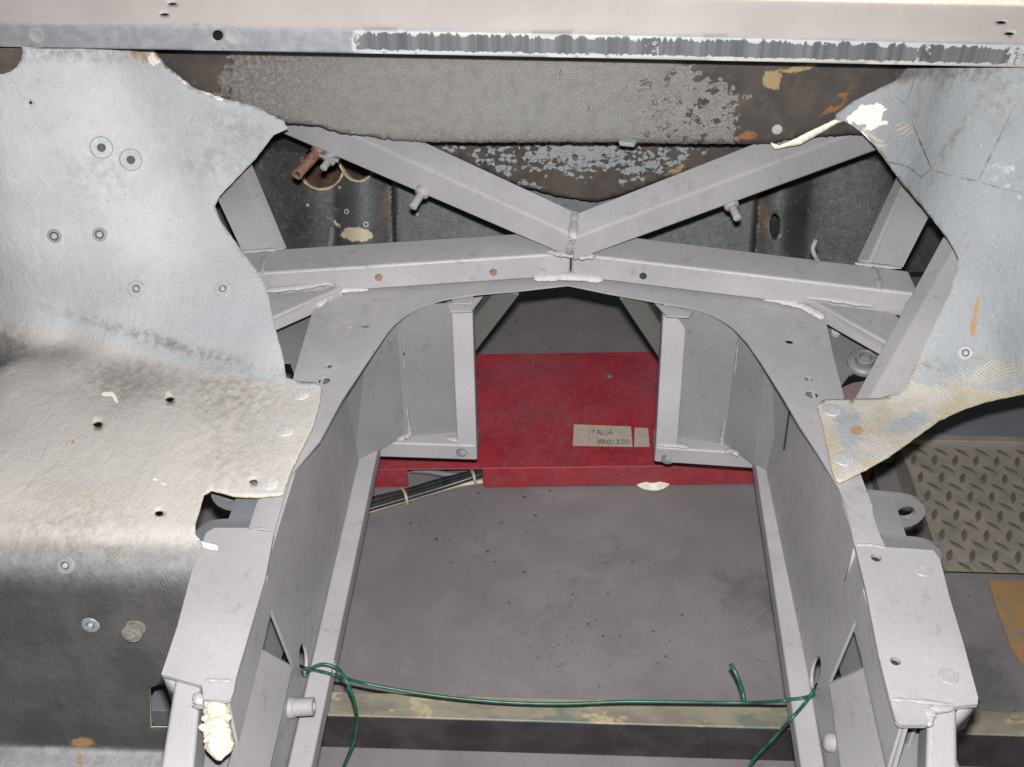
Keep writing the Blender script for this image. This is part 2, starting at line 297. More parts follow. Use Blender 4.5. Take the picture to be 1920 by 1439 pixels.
# ------------------------------------------------------------------ object helpers
def link(o, parent):
    scene.collection.objects.link(o)
    if parent is not None:
        o.parent = parent; base = Vector((0, 0, 0)); p = parent
        while p is not None: base = base + p.location; p = p.parent
        o.location = o.location - base
    return o
def thing(name, label, cat, loc, group=None):
    o = bpy.data.objects.new(name, None); scene.collection.objects.link(o); o.location = loc; o.empty_display_size = .05
    o['label'] = label; o['category'] = cat
    if group: o['group'] = group
    return o
def tag(o, label, cat, group=None):
    o['label'] = label; o['category'] = cat
    if group: o['group'] = group
    return o
def mk(name, verts, faces, mat, parent=None, bevel=0., segs=3, smooth=None, keep=False):
    v = [Vector(p) for p in verts]
    lo = Vector([min(p[i] for p in v) for i in range(3)]); hi = Vector([max(p[i] for p in v) for i in range(3)]); c = (lo + hi) / 2
    me = bpy.data.meshes.new(name); me.from_pydata([tuple(p - c) for p in v], [], faces)
    if not keep:
        bm = bmesh.new(); bm.from_mesh(me); bmesh.ops.recalc_face_normals(bm, faces=bm.faces); bm.to_mesh(me); bm.free()
    me.materials.append(M[mat] if isinstance(mat, str) else mat)
    o = bpy.data.objects.new(name, me); o.location = c; link(o, parent)
    if smooth is not None:
        for p in me.polygons: p.use_smooth = True
        me.set_sharp_from_angle(angle=R(smooth))
    if bevel:
        b = o.modifiers.new('bevel', 'BEVEL'); b.width = bevel; b.segments = segs; b.limit_method = 'ANGLE'; b.angle_limit = R(35); b.harden_normals = True
        for p in me.polygons: p.use_smooth = True
    return o
HEX = [(0, 1, 2, 3), (7, 6, 5, 4), (0, 4, 5, 1), (1, 5, 6, 2), (2, 6, 7, 3), (3, 7, 4, 0)]
def hexa(name, tf, bf, tb, mat, parent, bevel=.005, segs=3):
    """square tube from its three visible edges, each (end0, end1)"""
    v = []
    for i in (0, 1): v += [tf[i], tb[i], tb[i] + bf[i] - tf[i], bf[i]]
    return mk(name, v, HEX, mat, parent, bevel, segs)
def box(name, lo, hi, mat, parent, bevel=.002, segs=2):
    x0, y0, z0 = lo; x1, y1, z1 = hi
    v = [(x0, y0, z0), (x1, y0, z0), (x1, y1, z0), (x0, y1, z0), (x0, y0, z1), (x1, y0, z1), (x1, y1, z1), (x0, y1, z1)]
    return mk(name, v, HEX, mat, parent, bevel, segs)
def circ(c, u, w, r, r2=None, n=20):
    return [c + u * (math.cos(2 * math.pi * i / n) * r) + w * (math.sin(2 * math.pi * i / n) * (r2 or r)) for i in range(n)]
def prism(name, outer, ext, mat, parent, holes=(), bevel=.0, smooth=30):
    """planar outline (and holes) extruded by the vector ext"""
    loops = [[Vector(p) for p in outer]] + [[Vector(p) for p in h] for h in holes]
    tris = tessellate_polygon(loops); flat = [p for l in loops for p in l]; n = len(flat); ext = Vector(ext)
    v = flat + [p + ext for p in flat]; f = [tuple(t) for t in tris] + [tuple(i + n for i in reversed(t)) for t in tris]
    k = 0
    for l in loops:
        m_ = len(l)
        for i in range(m_): a, b = k + i, k + (i + 1) % m_; f.append((a, b, b + n, a + n))
        k += m_
    return mk(name, v, f, mat, parent, bevel, 2, None if bevel else smooth)
def basis(d):
    d = d.normalized(); u = d.cross(Vector((0, 0, 1)));
    if u.length < .05: u = d.cross(Vector((1, 0, 0)))
    u.normalize(); return d, u, d.cross(u)
def lathe(name, c, d, prof, mat, parent, n=24, smooth=35, cap=True):
    """profile [(radius, height along d)]"""
    d, u, w = basis(Vector(d)); v = []; f = []
    for r, h in prof: v += [Vector(c) + d * h + p for p in [u * (math.cos(2 * math.pi * i / n) * r) + w * (math.sin(2 * math.pi * i / n) * r) for i in range(n)]]
    for k in range(len(prof) - 1):
        for i in range(n): j = (i + 1) % n; f.append((k * n + i, k * n + j, (k + 1) * n + j, (k + 1) * n + i))
    if cap and prof[0][0] > 1e-6: f.append(tuple(range(n)))
    if cap and prof[-1][0] > 1e-6: f.append(tuple((len(prof) - 1) * n + i for i in range(n)))
    return mk(name, v, f, mat, parent, 0, 1, smooth)
def spline(pts, k=8):
    pts = [Vector(p) for p in pts]; P = [pts[0] * 2 - pts[1]] + pts + [pts[-1] * 2 - pts[-2]]; out = []
    for i in range(1, len(P) - 2):
        a, b, c, d = P[i - 1:i + 3]
        for s in range(k):
            t = s / k; out.append(.5 * ((2 * b) + (c - a) * t + (2 * a - 5 * b + 4 * c - d) * t * t + (3 * b - a - 3 * c + d) * t ** 3))
    out.append(pts[-1]); return out
def sweep(name, pts, r, mat, parent, n=10, k=8, lump=0., flat=1., seed=0, up=(0, 0, 1)):
    """round bar along a spline; lump>0 makes a weld bead"""
    path = spline(pts, k) if k > 1 else [Vector(p) for p in pts]; v = []; f = []; up = Vector(up)
    for i, p in enumerate(path):
        d = (path[min(i + 1, len(path) - 1)] - path[max(i - 1, 0)]).normalized(); u = d.cross(up)
        if u.length < .05: u = d.cross(Vector((1, 0, 0)))
        u.normalize(); w = u.cross(d); q = r
        if lump:
            q *= 1 + lump * noise.noise(Vector((i * .55, seed * 3.1, 0))) * 1.6; e = min(i, len(path) - 1 - i)
            q *= min(1, .55 + e * .25)
        for j in range(n):
            a = 2 * math.pi * j / n; jit = 1 + (lump * .5 * noise.noise(Vector((i * .8, j * .9, seed))) if lump else 0)
            v.append(p + u * (math.cos(a) * q * jit) + w * (math.sin(a) * q * flat * jit))
    m_ = len(path)
    for i in range(m_ - 1):
        for j in range(n): l = (j + 1) % n; f.append((i * n + j, i * n + l, (i + 1) * n + l, (i + 1) * n + j))
    f.append(tuple(range(n))); f.append(tuple((m_ - 1) * n + j for j in range(n)))
    return mk(name, v, f, mat, parent, 0, 1, 50)

def inside(poly, p):
    poly = np.asarray(poly, float); x, y = p[:, 0], p[:, 1]; r = np.zeros(len(p), bool); j = len(poly) - 1
    for i in range(len(poly)):
        xi, yi = poly[i]; xj, yj = poly[j]
        with np.errstate(divide='ignore', invalid='ignore'):
            c = ((yi > y) != (yj > y)) & (x < (xj - xi) * (y - yi) / (yj - yi) + xi)
        r ^= c; j = i
    return r
def jag(pts, step=6, amp=2., seed=0, closed=False):
    """break an outline into short ragged steps"""
    out = []; pts = list(pts); nn = len(pts); rng = range(nn if closed else nn - 1)
    for i in rng:
        a = np.array(pts[i], float); b = np.array(pts[(i + 1) % nn], float); L = np.linalg.norm(b - a); k = max(1, int(L / step)); t = (b - a) / max(L, 1e-6); nr = np.array([-t[1], t[0]])
        for s in range(k):
            q = a + (b - a) * s / k
            o = noise.noise(Vector((q[0] * .13, q[1] * .13, seed))) + .6 * noise.noise(Vector((q[0] * .4, q[1] * .4, seed + 5)))
            out.append(tuple(q + nr * o * amp * (1 if s else .4)))
    if not closed: out.append(tuple(pts[-1]))
    return out
def sheet(name, outline, surf, mat, parent, holes=(), step=9, thick=.003, rim='rim', masks=None, bumpz=0., keep_holes=()):
    """curved sheet: outline + holes surveyed in the picture, carried onto the surface surf(pts)->xyz"""
    outline = [tuple(map(float, p)) for p in outline]
    hl = [[(h[0] + h[2] * math.cos(2 * math.pi * i / 18), h[1] + h[3] * math.sin(2 * math.pi * i / 18)) for i in range(18)] if len(h) == 4 and not isinstance(h[0], tuple) else list(h) for h in holes]
    V = list(outline); E = [(i, (i + 1) % len(outline)) for i in range(len(outline))]
    for h in hl:
        k = len(V); V += h; E += [(k + i, k + (i + 1) % len(h)) for i in range(len(h))]
    o = np.array(outline); gx, gy = np.meshgrid(np.arange(o[:, 0].min(), o[:, 0].max(), step), np.arange(o[:, 1].min(), o[:, 1].max(), step))
    gx[1::2] += step / 2; g = np.stack([gx.ravel(), gy.ravel()], -1); g = g[inside(outline, g)]
    for h in hl: g = g[~inside(h, g)]
    B = np.array(V); ok = np.ones(len(g), bool)
    for i in range(0, len(g), 2000):
        d = ((g[i:i + 2000, None] - B[None]) ** 2).sum(-1).min(1); ok[i:i + 2000] = d > (step * .45) ** 2
    V += [tuple(p) for p in g[ok]]
    r = delaunay_2d_cdt([Vector(p) for p in V], E, [], 0, 1e-4)
    P2 = np.array([tuple(p) for p in r[0]]); T = np.array([f for f in r[2] if len(f) == 3])
    cen = P2[T].mean(1); k = inside(outline, cen)
    for h in hl: k &= ~inside(h, cen)
    T = T[k]; P3 = surf(P2)
    n = np.cross(P3[T[:, 1]] - P3[T[:, 0]], P3[T[:, 2]] - P3[T[:, 0]]); fl_ = (n * (CAM - P3[T[:, 0]])).sum(1) < 0; T[fl_] = T[fl_][:, ::-1]
    ob = mk(name, [tuple(p) for p in P3], [tuple(int(i) for i in t) for t in T], mat, parent, 0, 1, 60, True); me = ob.data
    # attributes on vertices that were kept in order
    for a in ('crack', 'dark', 'bare', 'pale', 'grime', 'cream', 'rust', 'blue', 'lip', 'strip', 'paint', 'olive', 'smooth'):
        if masks and a in masks:
            at = me.attributes.new(a, 'FLOAT', 'POINT'); at.data.foreach_set('value', np.clip(masks[a](P2, P3), -1, 2).astype(np.float32))
    if thick:
        if rim: me.materials.append(M[rim])
        s = ob.modifiers.new('thickness', 'SOLIDIFY'); s.thickness = thick; s.offset = -1
        if rim: s.material_offset_rim = 1
    return ob
def blob(p, *spots):
    """soft mask: sum of elliptical spots (x, y, rx, ry, weight[, angle])"""
    r = np.zeros(len(p))
    for s in spots:
        a = R(s[5]) if len(s) > 5 else 0; dx, dy = p[:, 0] - s[0], p[:, 1] - s[1]
        u = (dx * math.cos(a) + dy * math.sin(a)) / s[2]; w = (-dx * math.sin(a) + dy * math.cos(a)) / s[3]
        r = np.maximum(r, s[4] * np.clip(1.25 - .75 * np.sqrt(u * u + w * w), 0, 1))
    return r
def sm(x, a, b): t = np.clip((x - a) / (b - a), 0, 1); return t * t * (3 - 2 * t)

class TPS:
    """smooth height z(x, y) through surveyed points"""
    def __init__(s, pts, lam=2e-3):
        P = np.array([tuple(p) for p in pts]); s.c = P[:, :2]; n = len(P); A = np.zeros((n + 3, n + 3)); A[:n, :n] = s.k(s.c, s.c) + lam * np.eye(n)
        A[:n, n] = 1; A[:n, n + 1:] = s.c; A[n, :n] = 1; A[n + 1:, :n] = s.c.T; s.w = np.linalg.solve(A, np.concatenate([P[:, 2], [0, 0, 0]]))
    def k(s, a, b): d = ((a[:, None] - b[None]) ** 2).sum(-1); return np.where(d > 1e-12, .5 * d * np.log(np.maximum(d, 1e-12)), 0)
    def __call__(s, x, y): p = np.stack([x, y], -1); return s.k(p, s.c) @ s.w[:-3] + s.w[-3] + p @ s.w[-2:]
def hit(p2, fun, t0=.5, t1=3.2, n=260):
    """first crossing of rays with fun(x,y,z)=0 (positive at the camera)"""
    d = rays(p2); d = d / np.linalg.norm(d, axis=-1, keepdims=True); N = len(p2); lo = np.full(N, t0); hi = np.full(N, t1); found = np.zeros(N, bool)
    for t in np.linspace(t0, t1, n):
        q = CAM + d * t; v = fun(q[:, 0], q[:, 1], q[:, 2]); new = (~found) & (v <= 0); hi[new] = t; lo[new & (t > t0)] = t - (t1 - t0) / (n - 1); found |= new
    for _ in range(22):
        mid = (lo + hi) / 2; q = CAM + d * mid[:, None]; v = fun(q[:, 0], q[:, 1], q[:, 2]); ins = v <= 0; hi = np.where(ins, mid, hi); lo = np.where(ins, lo, mid)
    return CAM + d * hi[:, None]
def planeY(Y): return lambda p: np.array(CAM + rays(p) * (Y / rays(p)[:, 1:2]))
def at(surf, x, y): return Vector(surf(np.array([[x, y], [x + .5, y]], float))[0])
def nrm(surf, x, y):
    q = surf(np.array([[x, y], [x + 6, y], [x, y + 6]], float)); n = np.cross(q[1] - q[0], q[2] - q[0]); n /= np.linalg.norm(n)
    return Vector(n if n.dot(CAM - q[0]) > 0 else -n)

# ================================================================== SETTING: workshop floor
FZ = -.47
fl_m = box('floor', (-4, -2, FZ - .2), (4, 6, FZ), 'concrete', None, 0); fl_m['kind'] = 'structure'
z = FZ + .004
st = prism('painted_stripe', [Pz(1853, 1089, z), Pz(1960, 1089, z), Pz(1990, 1340, z), Pz(1922, 1252, z), Pz(1898, 1219, z), Pz(1872, 1150, z)], (0, 0, -.003), 'stripe', fl_m)

# ================================================================== BODY SHELL
body = thing('car_body', 'stripped grey fibreglass car body shell with torn inner wings around the engine bay', 'car body', (-.6, 1.3, FZ))

# ---- left inner wing
ctl = [Pz(605, 727, .006), Pz(530, 927, .006), Pz(393, 920, .006), Pz(380, 960, .006), Pz(537, 712, .006), Pz(200, 800, .006), Pz(0, 800, .006), Pz(0, 960, .006), Pz(200, 970, .006), Pz(-200, 900, .006),
       Pz(-20, 585, .012), Pz(265, 640, .008), Pz(530, 695, .008), Pz(400, 665, .007), Pz(130, 610, .01), Pz(560, 800, .006), Pz(320, 740, .006), Pz(480, 740, .006), Pz(120, 690, .006), Pz(0, 680, .006),
       Py(-200, 85, 1.45), Py(0, 88, 1.455), Py(150, 88, 1.465), Py(230, 90, 1.52), Py(287, 92, 1.575), Py(427, 187, 1.60), Py(533, 228, 1.60), Py(513, 253, 1.59),
       Pz(403, 387, .14), Pz(462, 480, .095), Pz(503, 553, .065), Pz(515, 613, .042), Pz(530, 667, .02), Py(480, 297, 1.555), Pz(256, 542, .075), Pz(418, 542, .072),
       Py(200, 280, 1.445), Py(0, 300, 1.40), Py(330, 400, 1.43), Py(-200, 300, 1.395), Pz(-200, 560, .03)]
TL = TPS(ctl); YF = .92
def hl(x, y):
    yy = np.maximum(y, YF); h = TL(x, yy); t = np.maximum(YF - y, 0); r = .06
    tt = np.minimum(t, r * .985); dr = r - np.sqrt(np.maximum(r * r - tt * tt, 0)) + np.maximum(t - r * .985, 0) * 7.5
    fz = -.36 + .012 * sm(y, .7, .8)
    drop = h - dr
    k = .02; m_ = np.clip(.5 + .5 * (drop - fz) / k, 0, 1)
    return np.where(t > 0, fz * (1 - m_) + drop * m_ + k * m_ * (1 - m_), h)
_wav = lambda x, y: .0016 * np.sin(x * 23 + 2 * np.sin(y * 9)) * np.sin(y * 19 + x * 5) + .0009 * np.sin(x * 61 + y * 17) * np.sin(y * 53 - x * 21)
SL = lambda p: hit(p, lambda x, y, z: z - hl(x, y) - _wav(x, y) * sm(z, .0, .05))
left_edge = jag([(232, 84), (262, 92), (287, 90), (310, 123), (333, 140), (363, 165), (427, 187), (480, 200), (533, 228), (541, 241)], 6, 3.2, 1) + \
    jag([(513, 253), (480, 297), (413, 367), (403, 387), (413, 413), (437, 447), (462, 480), (488, 518), (503, 553), (515, 613), (530, 667), (537, 708)], 8, 1.0, 2) + \
    jag([(560, 715), (593, 717), (603, 727), (600, 753), (587, 800), (547, 880), (530, 927), (480, 932), (440, 930), (396, 919), (382, 927), (373, 960), (366, 982), (366, 1002), (379, 1018)], 8, .9, 3)
outl = [(-220, 84)] + left_edge + [(400, 1028), (372, 1110), (350, 1190), (325, 1262), (330, 1330), (330, 1420), (330, 1560), (-220, 1560)]
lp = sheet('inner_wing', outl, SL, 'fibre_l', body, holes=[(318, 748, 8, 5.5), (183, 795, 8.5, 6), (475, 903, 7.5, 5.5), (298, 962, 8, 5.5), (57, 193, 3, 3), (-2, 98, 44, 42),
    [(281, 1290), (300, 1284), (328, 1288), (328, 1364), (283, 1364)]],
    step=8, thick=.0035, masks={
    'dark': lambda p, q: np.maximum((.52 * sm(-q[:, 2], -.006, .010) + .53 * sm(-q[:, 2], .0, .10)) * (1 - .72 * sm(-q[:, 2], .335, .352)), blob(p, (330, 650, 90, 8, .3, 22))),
    'pale': lambda p, q: sm(p[:, 1] - (592 + .2 * p[:, 0]), 0, 45) * .98 * (1 - sm(-q[:, 2], 0, .03)) + blob(p, (120, 640, 160, 50, .5, 12), (60, 300, 150, 200, .28), (280, 170, 60, 90, .3)),
    'bare': lambda p, q: blob(p, (140, 930, 130, 38, .52, 12), (240, 1045, 60, 30, .5, 20), (310, 1090, 22, 60, .5, 15), (318, 1190, 14, 70, .5, 12), (130, 1050, 60, 30, .34)) + .30 * sm(-q[:, 2], .33, .355) + blob(p, (265, 103, 26, 18, .7, 20)),
    'grime': lambda p, q: blob(p, (430, 740, 90, 50, .7), (20, 650, 34, 46, .55, 20), (300, 640, 170, 12, .85, 16), (230, 720, 120, 40, .5), (150, 100, 160, 14, .8), (180, 330, 60, 60, .35), (400, 300, 60, 50, .4), (450, 240, 60, 30, .55, 25), (430, 830, 70, 90, .35), (120, 990, 120, 30, .45)) + .12 * sm(-q[:, 2], .02, .1),
    'cream': lambda p, q: blob(p, (292, 106, 14, 20, .85, 30), (347, 152, 22, 7, .8, 38), (395, 178, 34, 6, .75, 22), (446, 194, 20, 5, .6, 20), (372, 1006, 14, 10, .6), (215, 745, 3, 14, .9, -25), (200, 740, 12, 2.5, .9, 5), (300, 905, 36, 5, .58, 25), (380, 960, 8, 40, .6, 10)),
    'rust': lambda p, q: blob(p, (255, 100, 16, 14, .65), (155, 1392, 30, 11, .75), (149, 1425, 6, 26, .7), (135, 830, 10, 4, .7, -40), (270, 1100, 26, 26, .42)),
    'blue': lambda p, q: np.clip(blob(p, (430, 600, 170, 110, 1.), (480, 270, 80, 60, .9), (150, 540, 220, 60, .55), (380, 330, 60, 160, .45)), 0, 1)})
def washer(surf, x, y, ro, ri, parent, mat='zinc', bolt=None, h=.0016):
    c = at(surf, x, y); n = nrm(surf, x, y)
    w = lathe('washer', c, n, [(ri, -.001), (ri, h), (ro * .92, h), (ro, h * .4), (ro, -.001)], mat, parent, 26, 35, False)
    lathe('thread', c, n, [(ri * 1.02, -.0006), (ri * 1.02, .0004), (0, .0004)], 'hole_dark', w, 16)
    if bolt == 'nut': lathe('insert', c, n, [(ri * 1.05, .0005), (ri * 1.05, h * 1.9), (ri * .78, h * 1.9), (ri * .66, h * .6), (ri * .66, .0005)], mat, w, 18, 35, False)
    if bolt == 'stud': lathe('stud', c, n, [(ri * .72, 0), (ri * .72, .0022), (ri * .5, .0034), (0, .0034)], 'alu', w, 14)
    return w
for x, y in ((190, 277), (245, 300)): washer(SL, x, y, .0165, .0082, lp, 'zinc', 'nut')
for x, y in ((102, 443), (187, 440)): washer(SL, x, y, .0105, .0066, lp, 'zinc', 'stud')
for x, y in ((256, 542), (418, 542)): washer(SL, x, y, .0135, .0058, lp, 'alu', 'stud')
for x, y in ((123, 1060), (170, 1172)): washer(SL, x, y, .0118, .0052, lp, 'zinc', 'stud')
def rivet(surf, x, y, r, parent, mat, name='rivet'):
    c = at(surf, x, y); n = nrm(surf, x, y)
    o = lathe(name, c, n, [(r, -.001), (r, .0008), (r * .93, .0018), (r * .45, .0026), (r * .16, .0026), (r * .14, .001), (0, .001)], mat, parent, 28); return o
for x, y in ((565, 740), (536, 808), (506, 906)): rivet(SL, x, y, .0125, lp, 'rivet_dull')
c = at(SL, 255, 1176); nb = nrm(SL, 255, 1176); nb = (nb + Vector((0, -.1, .15))).normalized()
bo = lathe('bolt', c, nb, [(.0125, -.004), (.0125, .001), (.009, .0015), (.009, .012), (.0128, .0122), (.0128, .0145), (.006, .0147)], 'bolt_dull', lp, 28)
lathe('bolt_head', c, nb, [(.0064, .0146), (.0064, .0195), (.0056, .0202)], 'bolt_dull', bo, 6, 20)
prism('torn_tab', [Pz(376, 1014, .0135), Pz(384, 1017, .0135), Pz(407, 1022, .0135), Pz(408, 1027, .0135), Pz(395, 1027, .0135), Pz(379, 1023, .0135)], (0, 0, -.005), 'cream_edge', lp, (), .001)
# nearest part of the open air-pipe hole at the far left
pc = planeY(1.80)
disc = lathe('duct_end', at(SL, -2, 98) + Vector((0, .06, .0)), (0, -1, .35), [(.085, 0), (.085, .004)], 'duct_brown', lp, 24)

# ---- right inner wing
ctr = [Pz(1533, 760, .006), Pz(1570, 903, .006), Pz(1660, 857, .006), Pz(1713, 823, .006), Pz(1647, 747, .006), Pz(1763, 787, .008), Pz(1697, 728, .014), Pz(1813, 765, .012), Pz(1920, 740, .015), Pz(1920, 690, .032), Pz(1800, 715, .018), Pz(1560, 830, .006),
       Pz(1710, 697, .032), Pz(1743, 627, .078), Pz(1780, 550, .12), Pz(1795, 480, .155), Py(1700, 355, 1.505), Py(1642, 277, 1.565), Py(1600, 193, 1.60), Py(1663, 182, 1.585), Py(1780, 130, 1.51), Py(1920, 132, 1.46), Py(2100, 140, 1.45),
       Py(1920, 300, 1.40), Pz(1860, 620, .09), Pz(2100, 700, .03), Py(2100, 350, 1.37), Pz(2100, 560, .12)]
TR = TPS(ctr)
SR = lambda p: hit(p, lambda x, y, z: z - TR(x, y) - _wav(x + 1, y) * sm(z, .01, .06))
redge = jag([(1700, 128), (1677, 152), (1600, 190), (1567, 215), (1566, 226), (1585, 228)], 7, 1.5, 5) + jag([(1613, 247), (1642, 277), (1693, 347), (1737, 397), (1780, 453), (1797, 485), (1780, 550), (1760, 587), (1743, 627), (1727, 660), (1710, 697), (1699, 728), (1673, 740), (1647, 747), (1580, 748)], 8, 1.5, 6) + \
    [(1545, 750), (1536, 755), (1533, 765)] + jag([(1540, 787), (1550, 833), (1560, 880), (1567, 900)], 9, .8, 7) + [(1573, 904)] + jag([(1583, 902), (1610, 888), (1667, 857), (1713, 823), (1763, 787), (1813, 765), (1853, 753), (1920, 740), (2120, 715), (2300, 700)], 8, 1.3, 8)
rp = sheet('inner_wing', redge + [(2300, 112)], SR, 'fibre_r', body, step=8, thick=.0035, masks={
    'bare': lambda p, q: np.clip(sm(.026 - q[:, 2], 0, .012) * .9 - blob(p, (1590, 800, 26, 40, .75), (1700, 795, 50, 16, .75, -20), (1600, 850, 40, 12, .5)), 0, 1) + blob(p, (1850, 700, 120, 26, .55, -12), (1690, 245, 30, 18, .6), (1720, 690, 14, 40, .55, 25), (1640, 262, 34, 9, .8, 40)),
    'cream': lambda p, q: blob(p, (1625, 215, 42, 19, .84, -22), (1640, 232, 26, 14, .7), (1620, 255, 20, 5, .6, 40)),
    'rust': lambda p, q: blob(p, (1828, 596, 8, 52, .75, 10), (1606, 807, 13, 9, 1.0), (1835, 672, 26, 6, .62, 5), (1760, 786, 40, 9, .55, -30), (1815, 462, 7, 12, .58)),
    'grime': lambda p, q: blob(p, (1760, 130, 160, 26, 1.), (1720, 190, 10, 60, .5, 8), (1800, 240, 6, 90, .8, 35), (1770, 300, 4, 70, .7, 28), (1880, 190, 30, 60, .5), (1745, 690, 40, 14, .7)),
    'blue': lambda p, q: np.clip(blob(p, (1700, 300, 90, 130, .7), (1760, 200, 120, 60, .5)), 0, 1),
    'pale': lambda p, q: blob(p, (1880, 330, 70, 130, .38), (1890, 500, 60, 80, .3)),
    'crack': lambda p, q: blob(p, (1760, 250, 130, 150, 1.)),
    'dark': lambda p, q: blob(p, (1690, 140, 120, 14, .62, -10))})
for x, y in ((1560, 770), (1583, 862)): rivet(SR, x, y, .0132, rp, 'alu')
washer(SR, 1810, 662, .0105, .0052, rp, 'alu', 'stud')

# ---- scuttle rail: sloped top and dark-streaked front lip
def rail_surf(p):
    out = np.zeros((len(p), 3)); L0 = np.array(Py(-300, 40, 1.46)); 
    a0, a1 = np.array(Py(0, 88, 1.46)), np.array(Py(1920, 127, 1.46)); b0, b1 = np.array(Py(0, 43, 1.46)), np.array(Py(1920, 82, 1.46))
    n = np.cross(a1 - a0, b0 - a0); n /= np.linalg.norm(n); d = rays(p); t = ((a0 - CAM) @ n) / (d @ n); q = CAM + d * t[:, None]
    yb = 43 + (p[:, 0]) * (39. / 1920) - 3 * np.sin(np.clip(p[:, 0] / 1920, 0, 1) * math.pi)
    up = p[:, 1] < yb
    e = (b1 - b0) / np.linalg.norm(b1 - b0); bk = np.array([0, .80, .60]); n2 = np.cross(e, bk); n2 /= np.linalg.norm(n2); t2 = ((b0 - CAM) @ n2) / (d @ n2); q2 = CAM + d * t2[:, None]
    return np.where(up[:, None], q2, q)
ybr = lambda x: 43 + x * (39. / 1920) - 3 * math.sin(max(0, min(1, x / 1920)) * math.pi)
low = [(x, 88 + x * (39. / 1920) - 1.5 * math.sin(max(0, min(1, x / 1920)) * math.pi)) for x in range(-300, 2301, 60)]
top = [(x, -42 + max(0, x - 1250) * .0745) for x in range(2300, -301, -130)]
rl = sheet('scuttle_rail', low + top, rail_surf, 'rail', body, holes=[(408, 67, 10, 10), (323, 7, 8, 2.6), (308, 27, 8, 2.6), (1878, 42, 9, 3.2), (1893, 63, 9, 3.2)], step=6.5, thick=.003, rim='primer', masks={
    'lip': lambda p, q: sm(p[:, 1] - np.array([ybr(x) for x in p[:, 0]]), -5, 3),
    'strip': lambda p, q: (p[:, 1] - np.array([ybr(x) for x in p[:, 0]])) / 45.,
    'paint': lambda p, q: sm(p[:, 0], 630, 690) * (1 - .42 * sm(p[:, 0], 1865, 1900))})
for x, y, s in ((68, 67, .011), (437, 68, .012)):
    c = at(rail_surf, x, y); lathe('filled_hole', c, (0, -1, 0), [(s, -.001), (s, .0006), (s * .82, .0010), (s * .7, .0004), (0, .0004)], 'primer', rl, 24)
# folded cream edge behind the scuttle
sweep('drip_edge', [at(rail_surf, 1230, -5) + Vector((0, .004, .004)), at(rail_surf, 1500, 3) + Vector((0, .004, .004)), at(rail_surf, 1700, 8) + Vector((0, .004, .004)), at(rail_surf, 1960, 14) + Vector((0, .004, .004)), at(rail_surf, 2290, 34) + Vector((0, .004, .004))], .006, 'cream_edge', rl, 8, 6)
# lip underside so the rail has real depth
b0 = Py(-300, 82, 1.46); b1 = Py(2250, 134, 1.46)
mk('lip_return', [b0 + Vector((0, .003, .0005)), b1 + Vector((0, .003, .0005)), b1 + Vector((0, .175, .0005)), b0 + Vector((0, .175, .0005)), b0 + Vector((0, .003, .0035)), b1 + Vector((0, .003, .0035)), b1 + Vector((0, .175, .0035)), b0 + Vector((0, .175, .0035))], HEX, 'black', rl, 0)

# ---- bulkhead with flaking speckled coat
S78 = planeY(1.615)
bot = jag([(500, 215), (540, 232), (600, 236), (640, 250), (700, 256), (737, 263), (807, 267), (950, 268), (1057, 267), (1160, 267), (1280, 270), (1440, 270), (1500, 258), (1640, 250)], 5, 2.6, 11)
bk = sheet('bulkhead', [(180, 60), (180, 215)] + bot + [(1900, 250), (1900, 90)], S78, 'bulk', body, step=9, thick=.008, rim='darkwall', masks={
    'paint': lambda p, q: np.clip(1.3 * sm(p[:, 0], 395, 470) * (1 - sm(p[:, 0], 1375, 1405)) * sm(p[:, 1], 88, 100)
        - .55 * sm(p[:, 0], 1000, 1300) - .5 * sm(p[:, 1], 232, 262) * (1 - sm(p[:, 0], 600, 760)) - .55 * sm(p[:, 0], 1270, 1330) * (1 - sm(p[:, 1], 135, 165)) - .45 * sm(-((p[:, 0] - 430) * .5 - (p[:, 1] - 150)), -40, 40) * (1 - sm(p[:, 0], 480, 620)) * sm(p[:, 1], 190, 230), 0, 1.3) + blob(p, (418, 152, 12, 8, .8), (403, 180, 12, 8, .75), (1403, 183, 10, 10, .8)),
    'blue': lambda p, q: blob(p, (960, 190, 330, 80, .3)),
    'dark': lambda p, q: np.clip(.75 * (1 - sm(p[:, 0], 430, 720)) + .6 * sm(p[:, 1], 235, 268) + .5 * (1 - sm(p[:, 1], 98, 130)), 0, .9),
    'rust': lambda p, q: blob(p, (1560, 205, 50, 9, .62, -30), (1580, 180, 18, 12, .6), (1400, 255, 44, 10, .66, -8), (1502, 215, 10, 8, .5), (1300, 112, 60, 8, .35)),
    'olive': lambda p, q: blob(p, (1450, 150, 30, 26, .66, -40), (1490, 130, 70, 10, .62, -8))})
rivet(S78, 1457, 243, .0085, bk, 'alu')
hexa('clip', [Py(1160, 266, 1.60), Py(1188, 270, 1.60)], [Py(1162, 274, 1.60), Py(1189, 277, 1.60)], [Py(1166, 258, 1.612), Py(1194, 262, 1.612)], 'zinc', bk, .001)
# torn resin strip that used to tie wing and bulkhead together
S765 = planeY(1.60)
sheet('torn_strip', jag([(1445, 268), (1462, 274), (1490, 262), (1530, 242), (1565, 226), (1600, 205), (1640, 186), (1656, 184), (1640, 198), (1600, 222), (1572, 231), (1535, 252), (1500, 272), (1475, 276), (1452, 281)], 6, 1.2, 3, True), S765, 'cream_edge', bk, step=7, thick=.004, rim='cream_edge')
